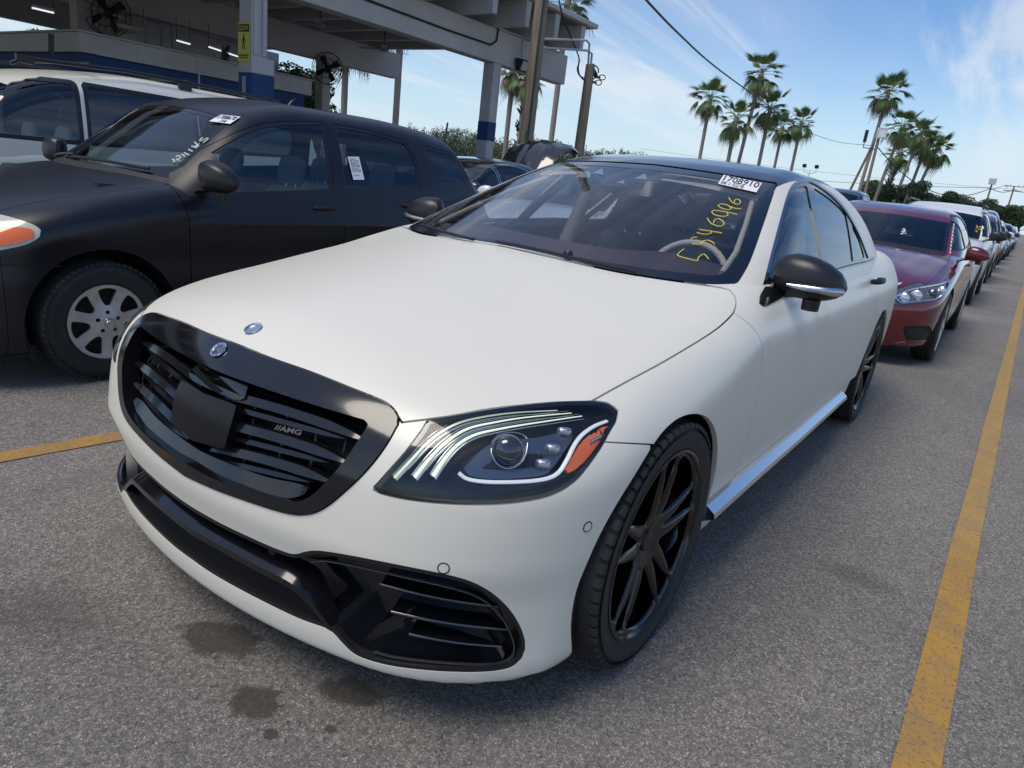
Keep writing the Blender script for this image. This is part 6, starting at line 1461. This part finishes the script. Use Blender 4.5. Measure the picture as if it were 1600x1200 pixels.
wire([at_h(1000, 232, 11), at_h(1640, 300, 11)], .03, 'faint upper overhead line crossing behind the right palms', sag=1.0)

# ------------------------------------------------------------------ vegetation
def leafmat(name, c1, c2, c3):
    def f(k, b, t):
        g = t.nodes.new('ShaderNodeNewGeometry'); oi = t.nodes.new('ShaderNodeObjectInfo')
        col = k.ramp(g.outputs['Random Per Island'], [(0, c1), (.55, c2), (1, c3)]); col = k.mix(k.math('MULTIPLY', oi.outputs['Random'], .35), col, tuple(v*.75 for v in c2)); k.out(col, .6)
        b.inputs['Specular IOR Level'].default_value = .3
    return node_mat(name, f)
LEAF = leafmat('tree_leaves', (.018, .035, .014), (.034, .060, .022), (.065, .095, .035)); PINE = leafmat('hazed_pine_leaves', (.045, .065, .04), (.075, .105, .06), (.115, .15, .09))  # PINE is paled and greyed in its colour to stand for distance haze
PALM = leafmat('palm_leaf', (.05, .09, .03), (.10, .16, .05), (.20, .26, .10)); DEAD = leafmat('dead_palm_leaf', (.16, .12, .07), (.25, .19, .11), (.34, .27, .17))
BARK = node_mat('bark', lambda k, b, t: k.out(k.mix(k.noise(k.scale(k.pos(), (3, 3, 12)), 1.5, 5), (.34, .30, .26), (.20, .17, .145)), .9))
def leafcloud(blobs, n, size, seed):
    r = np.random.default_rng(seed); B_ = np.array(blobs, float); vol = B_[:, 3]**2; pick = r.choice(len(B_), n, p=vol/vol.sum())
    d = r.normal(size=(n, 3)); d /= np.linalg.norm(d, axis=1)[:, None]; rad = .55+.45*r.random(n)**.5; C = B_[pick, :3]+d*(B_[pick, 3]*rad)[:, None]*np.array([1, 1, .8])
    a = r.normal(size=(n, 3))*.6+d; a /= np.linalg.norm(a, axis=1)[:, None]; u = np.cross(a, r.normal(size=(n, 3))); u /= np.linalg.norm(u, axis=1)[:, None]; v = np.cross(a, u); s = size*(.6+.8*r.random(n))[:, None]
    V = np.stack([C-u*s, C-v*s*.6, C+u*s, C+v*s*.6], 1).reshape(-1, 3); F = np.arange(4*n).reshape(-1, 4); return V, F
def tree_proto(seed, h, w_, m, n=6000, size=.11):
    r = random.Random(seed); blobs = []
    for k in range(16):
        a = r.uniform(0, 6.28); q = r.uniform(0, .75)*w_; z = h*r.uniform(.38, .88); blobs.append((q*math.cos(a)*(1.1-z/h*.6), q*math.sin(a)*(1.1-z/h*.6), z, w_*r.uniform(.25, .42)))
    V, F = leafcloud(blobs, n, size, seed); cm = meshdata('crown', V, F, m)
    b = MB(); b.tube([(0, 0, 0), (.1*w_, .05, h*.3), (0, .1, h*.62)], [.05*h*.5, .035*h*.5, .012*h], 8)
    for q in blobs[:6]: b.tube([(.05*w_, .05, h*.32), (q[0]*.6, q[1]*.6, (h*.35+q[2])/2), q[:3]], [.02*h*.5, .012*h*.5, .005*h], 6)
    tmp = b.build('trunk', BARK); tm = tmp.data; bpy.data.objects.remove(tmp); return cm, tm
def place_tree(name, proto, loc, rz, sc, label, cat='tree', group=None):
    T = empty(name, loc, rz, label, cat, group); T.scale = (sc, sc, sc*random.Random(int(loc[0]*7)).uniform(.9, 1.1))
    for nm, d in (('crown', proto[0]), ('trunk', proto[1])):
        o = bpy.data.objects.new(nm, d); COL.objects.link(o); o.parent = T
    return T
protos = [tree_proto(s, 7., 2.6, LEAF) for s in (1, 2, 3)]
rr = random.Random(11)
for i in range(22):
    px = 1366+i*12.5+rr.uniform(-4, 4); top = 276+(px-1375)*.225+rr.uniform(-7, 9); d = rr.uniform(85, 125)
    dv = CF+CR*(px-800)/CAM['f']-CU*(top-600)/CAM['f']; t_ = d/np.linalg.norm(dv[:2]); P = CL+dv*t_; h = max(4., P[2])
    ORD = 'first second third fourth fifth sixth seventh eighth ninth tenth eleventh twelfth thirteenth fourteenth fifteenth sixteenth seventeenth eighteenth nineteenth twentieth twenty-first last'.split()
    place_tree('broadleaf_tree', protos[i % 3], (P[0], P[1], 0), rr.uniform(0, 6), h/6.6, 'dark green tree, %s from the left in the low tree line on the right' % ORD[i], group='trees along the right horizon')
for px, py, d, lab in ((6, 66, 34, 'olive bushy tree at the left edge, beyond the canopy'), (56, 60, 38, 'leafy tree showing between the two left canopy columns'), (455, 92, 30, 'green tree over the roof of the low building, right of the sign column'), (475, 100, 33, 'grassy leaved tree over the end of the low building')):
    dv = CF+CR*(px-800)/CAM['f']-CU*(py-600)/CAM['f']; P = CL+dv*(d/np.linalg.norm(dv[:2])); place_tree('garden_tree', protos[int(px) % 3], (P[0], P[1], 0), px, P[2]/6.6, lab)
# far wood on the left: one mass
def wood():
    r = np.random.default_rng(4); V_, F_ = [], []; k = 0
    for i in range(440):
        px = 430+i*1.34+r.normal()*3; d = 210+r.random()*60; top = 198+max(0, px-650)*.132+max(0, 640-px)*.15+r.normal()*3.2+4*math.sin(px*.05)+(0 if r.random() > .1 else -6)
        dv = CF+CR*(px-800)/CAM['f']-CU*(top-600)/CAM['f']; P = CL+dv*(d/np.linalg.norm(dv[:2])); h = P[2]
        bl = [(P[0]+r.normal()*.8, P[1]+r.normal()*.8, h*f_, w2) for f_, w2 in ((.25, 3.0), (.45, 2.7), (.62, 2.2), (.78, 1.6), (.90, 1.0), (.98, .5))]
        V, F = leafcloud(bl, 520, .22, i); V_.append(V); F_.append(F+k); k += len(V)
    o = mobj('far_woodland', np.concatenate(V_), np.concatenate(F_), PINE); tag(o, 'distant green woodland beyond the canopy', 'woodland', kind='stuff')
wood()
# palms
def frond_mesh(seed, m, droop, L_=1.0, nb=22):
    r = random.Random(seed); b = MB()
    stem = [(0, 0, 0)]; a = 0; p = np.array([0., 0, 0]); 
    for i in range(5):
        a = -droop*(i/4)*.55; p = p+np.array([math.cos(a), 0, math.sin(a)])*L_*.15; stem.append(tuple(p))
    b.tube(stem, [.022, .018, .016, .014, .012, .010], 4)
    tip = np.array(stem[-1]); base_a = a
    for k in range(nb):
        f = (k/(nb-1)-.5)*2; sp = f*math.radians(76); L2_ = L_*(.92-.40*abs(f))*r.uniform(.85, 1.1); n_ = 5; V = []
        for j in range(n_+1):
            t_ = j/n_; ww = .060*L_*(math.sin(math.pi*min(1, t_*.85+.12)))*(1-t_*.25)
            drp = -(t_**2.2)*L2_*(.06+droop*.5)*(1+.4*r.random()) if t_ > 0 else 0
            c = tip+np.array([math.cos(base_a)*math.cos(sp), math.sin(sp), math.sin(base_a)*math.cos(sp)])*L2_*t_*(1-.18*t_)+np.array([0, 0, drp-.02*abs(f)])
            s_ = np.array([-math.sin(sp), math.cos(sp), 0])*ww*.5
            V += [c-s_, c+s_]
        b.add(V, [(2*j, 2*j+1, 2*j+3, 2*j+2) for j in range(n_)])
    o = mobj('frond', np.array(b.V), b.F, m); d = o.data; bpy.data.objects.remove(o); return d
FR = [frond_mesh(1, PALM, .0), frond_mesh(2, PALM, .35), frond_mesh(3, PALM, .8)]; FD = [frond_mesh(4, DEAD, 1.1, .9, 14), frond_mesh(5, DEAD, 1.5, .95, 12)]
def palm(px, py, H, label, thick=.17, size=1.75, lean=(0, 0), nf=30, nd=9, seed=0, boots=False, group=None, low=0):
    r = random.Random(seed); P = at_h(px, py, H) if H else None; base = (P[0]-lean[0], P[1]-lean[1], 0)
    T = empty('palm_tree', base, 0, label, 'palm tree', group)
    pts = [(lean[0]*t_**1.3, lean[1]*t_**1.3, (H-.1)*t_) for t_ in np.linspace(0, 1, 14)]; rs = [thick*(1.5-.55*min(1, i/2))*(1+.05*(i % 2)) for i in range(14)]; rs[-1] *= 1.15; rs[-2] *= 1.1
    MB().tube(pts, rs, 10).build('trunk', BARK, T, auto=60)
    if boots:
        bb = MB()
        for k in range(110):
            t_ = r.uniform(.05, .98); z = H*t_; a = r.uniform(0, 6.28); cx, cy = lean[0]*t_**1.3, lean[1]*t_**1.3
            bb.tube([(cx+thick*.7*math.cos(a), cy+thick*.7*math.sin(a), z), (cx+thick*2.0*math.cos(a), cy+thick*2.0*math.sin(a), z+thick*1.3)], [.07, .03], 4)
        o = bb.build('leaf_bases', STEEL, T); tag(o, kind='stuff')
    top = Vector((lean[0], lean[1], H-.15))
    def fr(me, az, el, sc):
        o = bpy.data.objects.new('frond', me); COL.objects.link(o); o.parent = T; o.location = top+Vector((0, 0, r.uniform(-.25, .15)*sc)); o.rotation_euler = (r.uniform(-.3, .3), -el, az); o.scale = (sc,)*3
    for k in range(nf):
        el = math.radians(78-116*(k/nf)**.9+r.uniform(-8, 8)); fr(FR[0 if el > .6 else (1 if el > -.05 else 2)], k*2.399+r.uniform(-.2, .2), el, size*.80*r.uniform(.82, 1.15)*(.8 if el > 1.1 else 1))
    for k in range(nd): fr(FD[k % 2], k*2.6+r.uniform(-.4, .4), math.radians(r.uniform(-70, -12)), size*.80*r.uniform(.75, 1.1))
    return T
G1_, G2_ = 'palms left of the light pole', 'palms right of the light pole'
palm(1111, 150, 10.2, 'leftmost palm of the left group, with a round green crown', seed=1, group=G1_, size=1.85, nd=5)
palm(1151, 183, 8.4, 'shortest palm of the left group, drooping crown with a dark thick neck', seed=2, group=G1_, size=1.9, nd=8, thick=.19)
palm(1191, 112, 12.5, 'tallest palm of the left group, brown dead fronds on its left', seed=3, group=G1_, size=1.85, nd=14, lean=(-.3, .6))
palm(1204, 168, 9.8, 'third palm from the light pole in the left group, under the tallest crown', seed=4, group=G1_, size=1.85, nd=9)
palm(1224, 196, 8.8, 'small crowned palm squeezed between two others in the left group', seed=5, group=G1_, size=1.5, nd=5, thick=.14)
palm(1253, 190, 9.2, 'rightmost palm of the left group, where the cable passes', seed=6, group=G1_, size=1.55, nd=6, thick=.15)
palm(1389, 143, 13., 'tallest palm of all, rising above the light pole with tan dead fronds', seed=7, group=G2_, size=2.0, nd=16, lean=(-.2, .5))
palm(1412, 195, 10.6, 'palm just right of the light pole with pale hanging fronds', seed=8, group=G2_, size=1.9, nd=8, lean=(-.5, 1.0))
palm(1408, 238, 8.4, 'low palm with a shaggy trunk of old leaf bases', seed=9, group=G2_, size=1.8, nd=6, thick=.30, boots=True, lean=(-.4, .8))
palm(1441, 205, 10.6, 'full crowned palm in the middle of the right cluster', seed=10, group=G2_, size=1.9, nd=7, lean=(-.6, 1.1))
palm(1450, 222, 9.8, 'palm half hidden behind the middle crown of the right cluster', seed=12, group=G2_, size=1.8, nd=8, lean=(-.4, .8))
palm(1464, 232, 9.4, 'rightmost palm of the right cluster with long hanging strands', seed=11, group=G2_, size=1.95, nd=9, lean=(-.7, 1.3))
def beh(px, py, Y, H, label, **k):
    P = pl2(px, py, 1, Y); dd = dict(thick=.16, size=1.6, group='palms behind the canopy'); dd.update(k)
    T = palm(px, py, 0 or float(H), label, **dd)
    return T
def palm_xy(px, py, Y, H, label, **k):
    P = pl2(px, py, 1, Y); dpx, z = pix(np.array([[P[0], P[1], H]])*1.); 
    q = CL+0; d = dict(thick=.16, size=1.7, group='palms behind the canopy'); d.update(k)
    # reuse palm() with the sight line that meets this spot at height H
    v = np.array([P[0], P[1], H])-CL; zz = v@CF; X_ = 800+CAM['f']*(v@CR)/zz; Y_ = 600-CAM['f']*(v@CU)/zz
    return palm(X_, Y_, H, label, **d)
palm_xy(621, 140, -26, 9.0, 'palm trunk rising behind the end of the second canopy beam', seed=21, thick=.17)
palm_xy(795, 180, -24, 7.0, 'slim palm just right of the blue banded end column', seed=22, nd=16, nf=18, thick=.15, size=1.25)
palm_xy(817, 175, -23, 6.5, 'dark shaggy palm directly left of the wooden pole', seed=23, boots=True, nd=12, nf=18, thick=.18, size=1.3)
palm_xy(866, 180, -25, 12.0, 'bare palm trunk between the wooden pole and the service pole', seed=24, thick=.19)
palm_xy(540, 105, -27, 7.2, 'palm whose dead fronds hang beside the caged fan', seed=25, nd=18)
build_sedan(); build_wagon(); build_van(); build_row()
